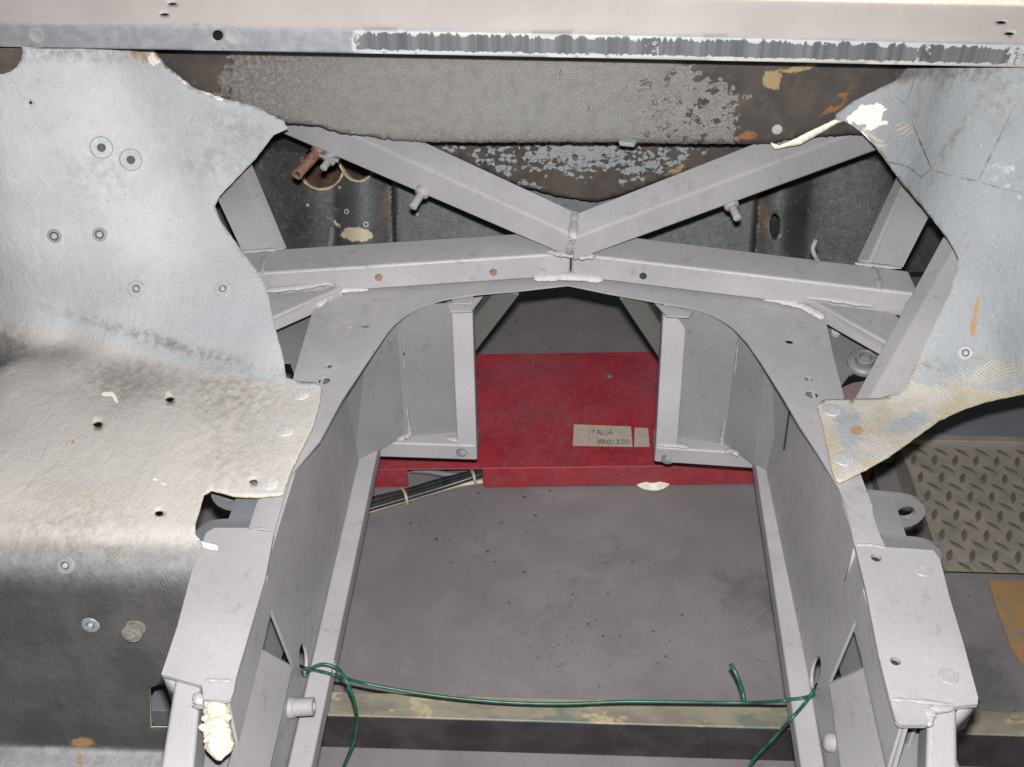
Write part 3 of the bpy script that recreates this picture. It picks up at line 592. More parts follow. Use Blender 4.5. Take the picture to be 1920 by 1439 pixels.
# ---- recessed lower bulkhead (tunnel top)
S84 = planeY(1.79)
bb = jag([(690, 240), (830, 285), (920, 326), (980, 351), (1047, 368), (1120, 378), (1165, 366), (1260, 330), (1420, 290), (1520, 250)], 6, 2.2, 14)
sheet('tunnel_top', bb + [(1520, 225), (690, 225)], S84, 'bulk', body, step=8, thick=.006, rim='darkwall', masks={
    'paint': lambda p, q: blob(p, (1080, 285, 130, 44, .78), (930, 305, 56, 22, .62, 28), (1235, 305, 90, 20, .66, -22), (985, 345, 40, 8, .58, 12), (840, 280, 40, 14, .4)),
    'blue': lambda p, q: np.ones(len(p)), 'olive': lambda p, q: blob(p, (1270, 320, 40, 12, .6, -20), (1040, 320, 60, 14, .42)), 'rust': lambda p, q: blob(p, (880, 318, 30, 7, .5, 25))})
# ---- dark fibreglass footwell wall behind the cross tubes
XB1 = Py(678, 400, 1.94).x; XB2 = Py(1462, 420, 1.94).x
def cylb(x, c, r, d): t = np.clip(np.abs(x - c) / r, 0, 1); return d * np.cos(t * math.pi / 2) ** 1.3
def Bw(x, z): return 2.0 - .10 * sm(x, XB1 + .062, XB1 + .085) * (1 - sm(x, XB2 - .07, XB2 - .045)) - cylb(x, XB1, .06, .026) - cylb(x, XB2, .06, .03) - .45 * np.maximum(-.02 - z, 0) + .012 * np.sin(x * 17) * sm(np.abs(x), .45, .55)
SB = lambda p: hit(p, lambda x, y, z: Bw(x, z) - y, .8, 3.4)
dw = sheet('footwell_wall', [(330, 200), (1840, 190), (1840, 500), (1700, 512), (1300, 500), (1080, 470), (800, 490), (560, 505), (330, 505)], SB, 'darkwall', body, holes=[(603, 313, 39, 39), (672, 283, 36, 54), (1452, 425, 11, 24)], step=5, thick=.005, rim='rim', masks={
    'smooth': lambda p, q: np.maximum(sm(q[:, 0], XB1 + .06, XB1 + .08) * (1 - sm(q[:, 0], XB2 - .065, XB2 - .05)), .62 * sm(.05 - np.abs(q[:, 0] - XB1), 0, .01)),
    'rust': lambda p, q: blob(p, (722, 380, 14, 60, .62, 6), (1432, 410, 22, 60, .6, -8), (560, 420, 70, 50, .2), (725, 425, 10, 20, .6)),
    'cream': lambda p, q: blob(p, (670, 440, 36, 16, .8, 4), (632, 420, 14, 5, .6, 45), (1425, 420, 4, 10, .5))})
sheet('duct_back', [(520, 240), (740, 240), (740, 370), (520, 370)], planeY(2.16), 'brown_card', body, step=40, thick=.003, rim=None)
sheet('duct_back', [(1430, 380), (1480, 380), (1480, 470), (1430, 470)], planeY(2.12), 'black', body, step=40, thick=.003, rim=None)
for cx_, cy_, rx_, ry_ in ((603, 313, 39, 39), (672, 283, 36, 54)):
    sweep('hole_lip', [at(SB, cx_ + (rx_ + 2.5) * math.cos(t), cy_ + (ry_ + 2.5) * math.sin(t)) + Vector((0, -.002, 0)) for t in [R(d_) for d_ in range(5, 176, 17)]], .0032, 'rim', dw, 8, 3, .35, .8, cx_)
for x, y in ((650, 397), (686, 421)): washer(SB, x, y, .006, .0032, dw, 'alu', 'hole')
for x, y in ((577, 385), (637, 352), (782, 402)): rivet(SB, x, y, .0032, dw, 'alu', 'screw')
# cut cloth tongues hanging beside the tubes
sweep('pipe_end', [SB(np.array([[590, 462.], [591, 462.]]))[0] + np.array([0, -.05, 0]), SB(np.array([[612, 455.], [613, 455.]]))[0] + np.array([0, -.06, 0]), SB(np.array([[626, 440.], [627, 440.]]))[0] + np.array([0, -.05, 0]), SB(np.array([[627, 415.], [628, 415.]]))[0] + np.array([0, -.03, 0])], .007, 'dark_lug', dw, 8, 6)
sweep('pipe_end', [Pz(1536, 492, .05), Pz(1528, 480, .07), Pz(1524, 466, .085), Pz(1529, 452, .10)], .0035, 'primer', dw, 8, 6)

# ================================================================== CHASSIS FRAME
ch = thing('chassis_frame', 'bare welded chassis frame in grey primer crossing and lining the open engine bay', 'chassis', (.008, 1.0, -.285))

# ---- top plate with arch cut-out
Z0 = lambda p: Pz(p[0], p[1], 0)
inner = [(497, 1086), (513, 1002), (525, 959), (532, 935), (547, 890), (600, 827), (640, 752), (690, 677), (727, 623), (739, 609), (753, 597), (766, 588), (780, 580), (803, 570.5), (827, 563), (858, 557), (893, 552), (973, 545), (1065, 534.5), (1140, 550), (1210, 562.5), (1280, 574), (1300, 577.5), (1317, 583), (1336, 590.5), (1353, 600), (1370, 611), (1383, 623), (1403, 645), (1427, 680), (1467, 743), (1500, 800), (1533, 850), (1573, 917), (1585, 947), (1590, 969), (1603, 1026)]
outer = [(1660, 1026), (1647, 996), (1637, 966), (1635, 947), (1610, 880), (1582, 743), (1563, 670), (1548, 600), (1500, 572), (1430, 557), (1280, 535), (1130, 514), (1065, 506), (1000, 514), (850, 524), (693, 541), (605, 560), (588, 578), (570, 638), (553, 697), (483, 959), (473, 984), (455, 1086)]
def hz(x, y, rpx, z=0., n=18):
    c = Pz(x, y, z); r = (Pz(x + rpx, y, z) - c).length; return circ(c, Vector((1, 0, 0)), Vector((0, 1, 0)), r, None, n)
ap = prism('arch_plate', [Z0(p) for p in inner + outer], (0, 0, -.0025), 'primer', ch, [hz(685, 612, 7), hz(615, 687, 7.5), hz(608, 714, 11), hz(1480, 641, 7.5), hz(1516, 711, 7.5), hz(1522, 740, 11.5)])
lathe('paint_spot', Pz(655, 613, .0), (0, 0, 1), [(.005, -.001), (.005, .0004), (.002, .0007), (0, .0007)], 'tan_hose', ap, 14)
lathe('rust_spot', Pz(1527, 586, .004), (0, 0, 1), [(.0085, -.001), (.0085, .0004), (.004, .002), (0, .0022)], mat_plain('orange_rust', (.45, .2, .05), .8), ap, 12)

for pp in ([(598, 592), (705, 592), (665, 700), (630, 740), (596, 740)], [(1450, 615), (1515, 615), (1558, 770), (1500, 775)]): prism('hole_shade_plate', [Pz(*p, -.03) for p in pp], (0, 0, -.003), 'hole_dark', ap)  # added black sheets: the shade inside the drilled holes put into colour

# ---- box tubes
def V3(*a): return [Pz(*p) if len(p) == 3 else Py(p[0], p[1], p[2]['y']) for p in a]
Y = lambda v: {'y': v}
dz = Vector((0, 0, -.0455))
def ctube(tf0, tf1, tb0, tb1, holes=()):
    tf = [Pz(*tf0, .05), Pz(*tf1, .05)]; tb = [Pz(*tb0, .05), Pz(*tb1, .05)]
    return hexa('cross_tube', tf, [p + dz for p in tf], tb, 'primer', ch, .005)
ct1 = ctube((1070, 474.7), (440, 515.5), (1070, 430.7), (440, 471.7))
ct2 = ctube((1072, 475.5), (1725, 552), (1072, 429.6), (1705, 507.5))
def tube_hole(x, y, o, Yf):
    c = Py(x, y, Yf); d = Vector((.15 if x < 1070 else -.19, -1, 0)).normalized(); d.x = -d.x if False else d.x
    lathe('bolt_hole', c, d, [(.0062, -.002), (.0062, .0006), (.0048, .0006), (.0048, .0003), (0, .0003)], 'hole_dark' if x > 1100 else 'copper', o, 16)
tfY = lambda a, b, x: (lambda A, B: A.y + (B.y - A.y) * ((x - a[0]) / (b[0] - a[0])))(Pz(*a, .05), Pz(*b, .05))
for x, y in ((710, 521), (925, 511)): tube_hole(x, y, ct1, tfY((1070, 474.7), (440, 515.5), x) - .0022)
tube_hole(1206, 518, ct2, tfY((1072, 475.5), (1725, 552), 1206) - .0018)

vl = hexa('diagonal_tube', [Pz(1072, 441, .10), Py(520, 189, 1.74)], [Pz(1072, 486, .052), Py(520, 248, 1.73)], [Pz(1077, 395, .112), Py(520, 135, 1.78)], 'primer', ch, .005)
vr = hexa('diagonal_tube', [Pz(1074, 448, .10), Py(1720, 205, 1.73)], [Pz(1074, 492, .052), Py(1720, 255.5, 1.72)], [Pz(1080, 399, .112), Py(1720, 146, 1.77)], 'primer', ch, .005)
hexa('corner_strut', [Pz(517, 470, .048), Py(442, 292, 1.66)], [Pz(452, 472, .048), Py(372, 300, 1.66)], [Pz(541, 468, .046), Py(460, 275, 1.70)], 'primer', ch, .005)
hexa('corner_strut', [Pz(1631, 492, .048), Py(1705, 318, 1.66)], [Pz(1698, 502, .048), Py(1790, 322, 1.66)], [Pz(1601, 492, .046), Py(1686, 318, 1.70)], 'primer', ch, .005)
hexa('side_strut', [Pz(1622, 764, -.03), Py(1800, 448, 1.44)], [Pz(1700, 770, -.03), Py(1885, 455, 1.44)], [Pz(1592, 762, -.034), Py(1768, 443, 1.475)], 'primer', ch, .005)

# ---- gussets with rolled edge
def gusset(pts, roll, zz, wd):
    g = prism('gusset', [Pz(*p, zz) for p in pts], (0, 0, -.004), 'primer', ch)
    a, b = Pz(*roll[0], zz + .003), Pz(*roll[-1], zz + .003); n_ = Vector((0, 1, 0)) - (b - a).normalized() * (b - a).normalized().y; n_.normalize()
    hexa('folded_edge', [a, b], [a + Vector((0, 0, -wd * 2)) - n_ * .004, b + Vector((0, 0, -wd * 2)) - n_ * .004], [a + n_ * wd * 1.1, b + n_ * wd * 1.1], 'primer', g, .0035); return g
gusset([(1505, 556), (1655, 575), (1690, 600), (1655, 648)], [(1503, 553), (1580, 597), (1672, 648)], .012, .0125)
gusset([(642, 541), (480, 556), (480, 612), (512, 600)], [(642, 538), (575, 567), (500, 600)], .012, .0125)

# ---- weld beads and sealer
def bead(pts, r, mat='weld', flat=.6, lump=.35, seed=[0]):
    seed[0] += 1; return sweep('weld_bead', pts, r, mat, ch, 10, 7, lump, flat, seed[0])
bead([Pz(1002, 522, .006), Pz(1035, 520, .008), Pz(1068, 519, .009), Pz(1100, 521, .008), Pz(1130, 524, .006)], .0105, 'filler', .55, .3)
bead([Pz(597, 575, .002), Pz(607, 562, .004), Pz(628, 548, .006), Pz(655, 543, .006), Pz(690, 542, .004)], .0075, 'filler', .6, .2)
bead([Pz(497, 545, .02), Pz(540, 541, .02), Pz(580, 536, .02), Pz(612, 530, .022), Pz(630, 536, .016)], .0075, 'weld', .6, .25)
bead([Pz(1432, 559, .005), Pz(1470, 566, .006), Pz(1500, 573, .006), Pz(1525, 585, .006), Pz(1546, 597, .004)], .0075, 'filler', .6, .25)
bead([Pz(1510, 555, .018), Pz(1545, 559, .02), Pz(1590, 565, .02), Pz(1640, 573, .02)], .0085, 'weld', .6, .25)
bead([Pz(1026, 471, .054), Pz(1045, 476, .055), Pz(1060, 477, .055), Pz(1078, 479, .055), Pz(1095, 482, .055), Pz(1115, 479, .054)], .007, 'weld', .6, .35)
bead([Pz(1078, 398, .116), Pz(1076, 420, .110), Pz(1074, 443, .104), Pz(1071, 462, .082), Pz(1068, 476, .06)], .007, 'weld', .5, .3)
bead([Pz(1028, 470, .053), Pz(1038, 474, .054)], .006, 'weld', .7, .3)
bead([Pz(1603, 494, .052), Pz(1640, 498, .052), Pz(1690, 503, .052)], .0045, 'weld', .6, .4)
bead([Pz(1637, 500, .052), Pz(1645, 520, .052), Pz(1651, 543, .052)], .005, 'primer', .5, .4)
bead([Pz(497, 480, .052), Pz(492, 500, .052), Pz(491, 514, .05)], .004, 'primer', .5, .4)
bead([Pz(452, 473, .052), Pz(490, 470, .053), Pz(520, 468, .053)], .004, 'weld', .6, .4)

# ---- posts, knee braces and walls at the rear of the bay
def pz2(a, z): return Pz(a[0], a[1], z)
def post(xa, xb, xc, xd, ya, yb):
    a, b = Pz(xa, ya, -.005), Pz(xb, ya + 1, -.005); c, d = Pz(xc, yb, -.258), Pz(xd, yb + 2, -.258)
    bk_ = Vector((0, .035, 0)); v = [a, b, b + bk_, a + bk_, c, d, d + bk_, c + bk_]
    return mk('post', v, HEX, 'primer', ch, .003, 2)
post(845, 886, 857, 894, 569, 836); post(1244, 1290, 1229, 1270, 572, 841)
def kbrace(p0, p1, q0, q1, Yb):
    a, b, c, d = Py(*p0, Yb), Py(*p1, Yb), Py(*q0, Yb + .01), Py(*q1, Yb + .01); t = Vector((0, .035, .012))
    return mk('knee_brace', [a, b, d, c, a + t, b + t, d + t, c + t], HEX, 'knee', ch, .003, 2)
kbrace((886, 668), (975, 553), (878, 610), (935, 540), 1.475); kbrace((1240, 680), (1160, 560), (1246, 618), (1200, 548), 1.475)
# top gusset at each post
prism('post_gusset', [Pz(838, 566, -.006), Pz(905, 556, -.006), Pz(884, 583, -.006), Pz(842, 584, -.006)], (0, 0, -.003), 'primer', ch)
prism('post_gusset', [Pz(1238, 571, -.006), Pz(1300, 584, -.006), Pz(1292, 594, -.006), Pz(1250, 592, -.006), Pz(1228, 568, -.006)], (0, 0, -.003), 'primer', ch)
bead([Pz(846, 579, -.012), Pz(862, 577, -.01), Pz(882, 579, -.012)], .006, 'weld', .6, .5)
bead([Pz(1256, 587, -.012), Pz(1274, 585, -.01), Pz(1290, 588, -.012)], .006, 'weld', .6, .5)

XL, XR = -.336, .346
def wx(X, z): return (-.346 - .042 * z + (X - XL)) if X < 0 else (.3605 + .07 * z + (X - XR))
def Px(x, y, X):
    """picture point on the leaning inner wall plane (X - XL or X - XR = stand-off)"""
    a, b = (-.346 + (X - XL), -.042) if X < 0 else (.3605 + (X - XR), .07); d = rays((x, y)); t = (a + b * CAM[2] - CAM[0]) / (d[0] - b * d[2]); return Vector(CAM + d * t)
# transverse wall panels (post to side wall), upright
def upright(name, plan, z0, z1, th, mat='primer', lean=.03):
    n = len(plan); v = [Vector((x, y, z0)) for x, y in plan] + [Vector((x, y + (lean if 0 < i else 0), z1)) for i, (x, y) in enumerate(plan)]; f = [(i, i + 1, n + i + 1, n + i) for i in range(n - 1)]
    o = mk(name, v, f, mat, ch, 0, 1, None)
    s = o.modifiers.new('thickness', 'SOLIDIFY'); s.thickness = th; s.offset = 0; return o
upright('corner_wall', [(XL - .008, 1.315), (-.303, 1.352), (-.266, 1.385), (-.150, 1.405)], -.254, -.005, .003, 'primer_dull')
upright('corner_wall', [(XR + .012, 1.305), (.325, 1.335), (.283, 1.385), (.17, 1.405)], -.254, -.005, .003, 'primer_dull')

def wall(X, s, tri, hole, parent):
    """inner side wall at x = X; s = +1 when the bay lies towards +x"""
    pl = [(.50, -.12), (.60, -.095), (.648, -.07), (.664, -.004), (1.318, -.004), (1.318, -.262), (.50, -.262)]
    hc, hr = hole; hp = [(hc[0] + hr[0] * math.cos(2 * math.pi * i / 22), hc[1] + hr[1] * math.sin(2 * math.pi * i / 22)) for i in range(22)]
    w = prism('side_wall', [Vector((wx(X, z), y, z)) for y, z in pl], (-s * .004, 0, 0), 'primer', parent, [[Vector((wx(X, z), y, z)) for y, z in tri], [Vector((wx(X, z), y, z)) for y, z in hp]])
    return w
def onx(px_, X): q = Px(px_[0], px_[1], X); return (q.y, q.z)
triL = [onx(p, XL) for p in ((505, 1133), (486, 1214), (551, 1250))]; triR = [onx(p, XR) for p in ((1603, 1163), (1619, 1251), (1553, 1281))]
wl = wall(XL, 1, triL, (onx((569, 1237), XL), (.0185, .026)), ch); wr = wall(XR, -1, triR, (onx((1529, 1262), XR), (.0175, .028)), ch)
for X, s in ((XL, 1), (XR, -1)):
    box('rail_outer_wall', (min(X - s * .044, X - s * .048), .70, -.262), (max(X - s * .044, X - s * .048), 1.30, -.006), 'primer', ch, 0)
    box('rail_floor', (min(X - s * .02, X - s * .095), .50, -.10), (max(X - s * .02, X - s * .095), .90, -.096), 'primer_dull', ch, 0)
# doubler strip, sloped stiffener and bosses on each wall
def doubler(X, s, y0): return prism('wall_doubler', [Vector((wx(X + s * .003, z), y, z)) for y, z in ((y0, -.008), (y0 - .004, -.045), (y0 - .05, -.055), (.654, -.066), (.666, -.008))], (-s * .0032, 0, 0), 'primer', ch, (), .0006)
doubler(XL, 1, .845); doubler(XR, -1, .85)
def wedge(a, b, c, d, X, s, off):
    A, D = Px(*a, X + s * .001), Px(*d, X + s * .001); B, Cc = Px(*b, X + s * off), Px(*c, X + s * off); t = Vector((-s * off, 0, -.012))
    B2, C2 = B + t, Cc + t
    return mk('stiffener', [A, B, Cc, D, B2, C2], [(0, 1, 2, 3), (0, 4, 1), (3, 2, 5), (1, 4, 5, 2), (0, 3, 5, 4)], 'primer', ch, .0008, 1)
wedge((487, 1215), (549, 1250), (500, 1470), (424, 1450), XL, 1, .02); wedge((1619, 1253), (1554, 1283), (1580, 1470), (1665, 1460), XR, -1, .02)
c = Px(549, 1327, XL + .004); o = lathe('boss', c, (1, .05, .08), [(.0135, -.005), (.0135, .002), (.0115, .0035), (.0115, .027), (.009, .028), (.0065, .028), (.0065, .02), (0, .02)], 'primer', ch, 22)
c = Px(1556, 1392, XR - .004); lathe('boss', c, (-1, .05, .08), [(.012, -.005), (.012, .002), (.009, .006), (.006, .008), (0, .008)], 'primer', ch, 18)
for X, s_, pp in ((XL, 1, [(655, 752), (658, 752), (669, 817), (666, 817)]), (XR, -1, [(1479, 765), (1482, 766), (1471, 845), (1468, 843)])): prism('seam_gap', [Px(p[0], p[1], X + s_ * .0008) for p in pp], (-s_ * .001, 0, 0), 'hole_dark', ch)
# vertical weld lines on the corner walls
bead([Py(757, 640, 1.386), Py(758, 668, 1.386), Py(757, 692, 1.386)], .0025, 'primer', .6, .4); bead([Py(763, 768, 1.386), Py(767, 800, 1.386), Py(769, 818, 1.384)], .004, 'weld', .6, .4)
bead([Py(1383, 645, 1.384), Py(1380, 680, 1.384), Py(1377, 702, 1.384)], .0025, 'primer', .6, .4); bead([Py(1359, 790, 1.384), Py(1355, 815, 1.384), Py(1354, 838, 1.382)], .004, 'weld', .6, .4)


# ---- lower rails and rear lower tubes
def lowrail(x1a, x1b, w):
    a, b = Vector((x1b, .50, -.252)), Vector((x1a, 1.375, -.252)); d = Vector((0, 0, -.03)); o = Vector((w, 0, 0))
    return hexa('lower_rail', [a, b], [a + d, b + d], [a + o, b + o], 'primer', ch, .004)
lowrail(-.307, -.301, -.031); lowrail(.329, .302, .030)
def lowcross(e0, e1, zt, zb, dep):
    a, b = Pz(*e0, zt), Pz(*e1, zt); tf = [a, b]
    return hexa('rear_lower_tube', tf, [p + Vector((0, 0, zb - zt)) for p in tf], [p + Vector((0, dep, 0)) for p in tf], 'primer', ch, .004)
lt = lowcross((680, 829), (894, 836), -.2535, -.288, .05); rt = lowcross((1229, 839), (1440, 853), -.2535, -.288, .05)
for o_, x, y in ((lt, 868, 849), (rt, 1253, 860)):
    cc = Py(x, y, (Pz(880, 836, -.255) if x < 1000 else Pz(1250, 841, -.255)).y - .0002)
    lathe('bolt_hole', cc, (0, -1, 0), [(.0125, -.002), (.0125, .0005), (.0075, .0008)], 'dark_lug', o_, 20); lathe('bolt', cc, (0, -1, 0), [(.0062, 0), (.0062, .0022), (.004, .003), (0, .003)], 'zinc', o_, 14)
bead([Pz(838, 822, -.252), Pz(862, 825, -.252), Pz(890, 828, -.252)], .006, 'weld', .6, .3); bead([Pz(1232, 833, -.252), Pz(1260, 834, -.252), Pz(1290, 838, -.252)], .0065, 'weld', .6, .3)
bead([Pz(746, 826, -.252), Pz(757, 820, -.25), Pz(768, 816, -.248)], .006, 'weld', .6, .3); bead([Pz(1360, 848, -.252), Pz(1372, 846, -.25), Pz(1385, 854, -.25)], .006, 'weld', .6, .3)
bead([Px(620, 1238, -.309), Px(622, 1252, -.308), Px(620, 1266, -.308)], .005, 'weld', .7, .5)

# ---- mounting boxes on top of the front rails
def mbox(pts, zt, holes, depth, side):
    o = prism('mounting_plate', [Pz(*p, zt) for p in pts], (0, 0, -.006), 'primer', ch, holes, 0 if holes else .0015); return o
mlp = mbox([(513, 1000), (497, 1086), (443, 1269), (437, 1300), (432, 1311), (420, 1313), (381, 1310), (378, 1285), (330, 1272), (302, 1264), (333, 1172), (360, 1069), (380, 1015), (386, 999), (400, 990), (463, 990)], .006, [], .06, 1)
mrp = mbox([(1603, 1022), (1660, 1026), (1750, 1032), (1763, 1050), (1780, 1119), (1807, 1209), (1834, 1308), (1833, 1320), (1790, 1325), (1748, 1327), (1744, 1350), (1738, 1359), (1690, 1359), (1680, 1352), (1667, 1306), (1647, 1226), (1623, 1102)], .006, [hz(1643, 1046, 10, .006), hz(1731, 1068, 9, .006), hz(1679, 1240, 10, .006), hz(1778, 1268, 10, .006)], .06, -1)
for x, y in ((1730, 1069), (1778, 1268)):
    c = Pz(x, y, .006); lathe('washer', c, (0, 0, 1), [(.0062, -.004), (.0062, .0012), (.0098, .0012), (.0105, .0004), (.0105, -.001)], 'primer', mrp, 24)
for x, y in ((1643, 1046), (1679, 1240), (1731, 1068), (1778, 1268)):
    c = Pz(x, y, -.006); lathe('captive_nut', c, (0, 0, 1), [(.0085, -.004), (.0085, .001), (.0035, .001), (.0035, -.003), (0, -.003)], 'black', mrp, 16)
# box skirts under the plates
def skirt(pp, zt, d0, d1):
    a = [Pz(*p, zt) for p in pp]; n = len(a); b = [p + Vector((0, 0, -(d0 + (d1 - d0) * i / (n - 1)))) for i, p in enumerate(a)]
    o = mk('box_skirt', a + b, [(i, i + 1, n + i + 1, n + i) for i in range(n - 1)], 'primer', ch, 0, 1, 20); s = o.modifiers.new('thickness', 'SOLIDIFY'); s.thickness = .003; s.offset = 0
skirt([(470, 992), (402, 993), (384, 1016), (362, 1069), (335, 1172), (306, 1262), (330, 1269)], .0, .06, .05); skirt([(1600, 1029), (1748, 1034), (1760, 1050), (1778, 1119), (1805, 1209), (1830, 1310), (1800, 1323)], .0, .06, .05)
# leg tubes running forward out of the boxes
def leg(x0, x1, y0, p0, p1, z0_, z1_, side):
    a = [Pz(x0, y0, z0_), Pz(p0, 1500, z1_)]; b = [Pz(x1, y0, z0_), Pz(p1, 1500, z1_)]
    return hexa('leg_tube', [a[0], a[1]], [p + Vector((0, 0, -.05)) for p in a], b, 'primer', ch, .005)
leg(328, 378, 1268, 290, 357, -.002, -.03, 1); leg(1795, 1740, 1325, 1797, 1735, -.002, -.03, -1)
sweep('weld_bead', [Pz(368, 1300, -.002), Pz(374, 1318, -.004), Pz(372, 1330, -.006)], .006, 'weld', ch, 10, 6, .4, .7, 3)
bead([Pz(1740, 1362, .002), Pz(1744, 1340, .004), Pz(1750, 1330, .004), Pz(1785, 1328, .003)], .005, 'weld', .7, .4)
bead([Pz(385, 1275, .008), Pz(405, 1276, .008), Pz(432, 1277, .008)], .0022, 'primer', .6, .3); bead([Pz(1672, 1312, .008), Pz(1710, 1314, .008), Pz(1790, 1322, .008)], .0022, 'primer', .6, .3)
bead([Pz(471, 992, .004), Pz(490, 992, .006), Pz(510, 994, .006)], .0018, 'primer', .6, .3); bead([Pz(1606, 1022, .006), Pz(1632, 1022, .007), Pz(1660, 1027, .006)], .002, 'primer', .6, .3)
# ---- pivot brackets outside the rails: two lugs and a web
def bracket(s, x0, mat):
    m_ = lambda y: [Vector((s * (x0 + dx), y, zz)) for dx, zz in ((0, -.008), (.04, -.012), (.055, -.015), (.066, -.020), (.074, -.027), (.0785, -.036), (.0795, -.044), (.0785, -.052), (.074, -.061), (.066, -.067), (.055, -.071), (0, -.075))]
    for y in (.934, 1.012):
        hc = Vector((s * (x0 + .055), y, -.042)); l = prism('lug', m_(y), (0, .006, 0), mat, ch, [circ(hc, Vector((1, 0, 0)), Vector((0, 0, 1)), .0115, None, 18)], .0008)
    prism('bracket_web', [Vector((s * (x0 - .004), .940, -.012)), Vector((s * (x0 + .034), .940, -.016)), Vector((s * (x0 + .034), 1.012, -.016)), Vector((s * (x0 - .004), 1.012, -.012))], (0, 0, -.005), mat, ch, (), .001)
    prism('bracket_web', [Vector((s * x0, .940, -.016)), Vector((s * x0, 1.012, -.016)), Vector((s * x0, 1.012, -.24)), Vector((s * x0, .940, -.24))], (s * .004, 0, 0), mat, ch)
bracket(1, .398, 'primer_dull'); bracket(-1, .384, 'dark_lug')
# ---- shelf plates visible outside the arch plate, with bush
prism('outrigger_plate', [Pz(490, 560, -.07), Pz(598, 545, -.07), Pz(580, 640, -.07), Pz(566, 700, -.07), Pz(551, 700, -.07), Pz(543, 679, -.07), Pz(500, 678, -.07)], (0, 0, -.004), 'primer_dull', ch)
op = prism('outrigger_plate', [Pz(1538, 560, -.07), Pz(1700, 590, -.07), Pz(1690, 668, -.07), Pz(1625, 688, -.07), Pz(1592, 703, -.07), Pz(1578, 722, -.07), Pz(1560, 720, -.07)], (0, 0, -.004), 'primer_dull', ch)
prism('outrigger_plate', [Pz(1560, 735, -.10), Pz(1600, 718, -.10), Pz(1640, 712, -.10), Pz(1700, 716, -.10), Pz(1700, 830, -.10), Pz(1560, 830, -.10)], (0, 0, -.004), mat_primer('red_oxide_primer', (.20, .15, .15), .4), ch)
c = Pz(1620, 681, -.066); lathe('bush', c, (-.05, -.25, 1), [(.026, -.003), (.026, .004), (.022, .008), (.0195, .008), (.0185, .004), (.015, .004), (.0145, .016), (.0125, .017), (.0105, .016), (.0105, .002), (0, .002)], 'primer_dull', ch, 28)
c = Pz(1568, 622, -.06); lathe('bolt', c, (0, -.3, 1), [(.0085, -.005), (.0085, .002), (.005, .003), (.005, .008), (0, .009)], 'alu', ch, 14)

# ---- pins, pipe stub on the diagonal tubes
def pin(p, q, rr, par):
    a = Vector(p); b = Vector(q); d = (b - a); return lathe('pin', a, d, [(rr * 1.9, -.004), (rr * 1.8, .003), (rr, .007), (rr, d.length - .001), (rr * .7, d.length), (0, d.length)], 'primer', par, 16)
pin(Py(792, 361, 1.60), Py(774, 389, 1.565), .0068, vl); pin(Py(1371, 384, 1.59), Py(1383, 410, 1.555), .0068, vr)
pin(Py(618, 299, 1.68), Py(606, 316, 1.655), .0065, vl)
hexa('bracket_tab', [Py(596, 290, 1.675), Py(634, 300, 1.66)], [Py(598, 294, 1.675), Py(634, 306, 1.66)], [Py(606, 278, 1.72), Py(640, 290, 1.70)], 'primer', vl, .001)
a, b = Py(594, 288, 1.70), Py(557, 328, 1.63); d = b - a
pl_ = lathe('pipe_stub', a, d, [(.0090, -.012), (.0090, d.length), (.0066, d.length), (.0062, d.length - .006)], 'copper', vl, 20, 35, False)
lathe('pipe_bore', a, d, [(.0064, d.length - .006), (.0064, d.length - .005)], 'hole_dark', pl_, 16)
lathe('pipe_flange', a, d, [(.012, -.014), (.0135, -.004), (.009, .004)], 'copper', pl_, 18)

# ================================================================== OTHER THINGS
# ---- red platform on the floor
RZ = FZ + .056; zz = RZ
rpf = thing('red_platform', 'scuffed red painted steel platform lying low on the workshop floor under the frame', 'platform', (.1, 1.6, FZ))
f0, f1 = Pz(904, 878, zz), Pz(1405, 871.5, zz); k_ = (f1 - f0).normalized(); fa = f0 - k_ * .33; fb = f0 + k_ * .74
r0 = Pz(900, 662, zz); bk_ = Vector((-k_.y, k_.x, 0)) * (r0 - f0).length * .99
prism('top_sheet', [fa, fb, fb + bk_, fa + bk_], (0, 0, -.004), 'red', rpf, (), .0015)
def lip_(p, q, h=.05): d_ = Vector((k_.y, -k_.x, 0)); return prism('front_lip', [p, q, q - Vector((0, 0, h)), p - Vector((0, 0, h))], -d_ * .004, 'red', rpf, (), .0015)
dn = Vector((k_.y, -k_.x, 0)) * .0005 + Vector((0, 0, -.0005))
lip_(f0 + dn + k_ * .001, fb + dn); pL = f0 - k_ * .142; lip_(fa + dn, pL + dn, .045)
S_ = [(x, y) for x, y in ((1076, 796), (1183, 800), (1186, 838), (1074, 836))]
tp = prism('label_tape', [Pz(*p, zz + .0006) for p in S_], (0, 0, -.0004), 'tape', rpf); prism('label_tape', [Pz(*p, zz + .0006) for p in ((1190, 802), (1215, 803), (1218, 838), (1189, 838))], (0, 0, -.0004), 'tape', rpf)
GL = {'I': [[(0, 0), (0, 1)]], 'T': [[(0, 1), (1, 1)], [(.5, 1), (.45, 0)]], 'A': [[(0, 0), (.5, 1), (1, 0)], [(.2, .4), (.8, .4)]], 'L': [[(.1, 1), (0, 0), (.9, .05)]], 'M': [[(0, 0), (.1, 1), (.5, .35), (.9, 1), (1, 0)]], '0': [[(.5, 1), (.1, .75), (.05, .3), (.45, 0), (.9, .3), (.9, .75), (.5, 1)]], '1': [[(.65, 1), (.3, 0)]], '3': [[(.05, .95), (.8, .95), (.4, .58), (.85, .35), (.6, .02), (0, .05)]], '7': [[(0, .95), (.95, 1), (.35, 0)]]}
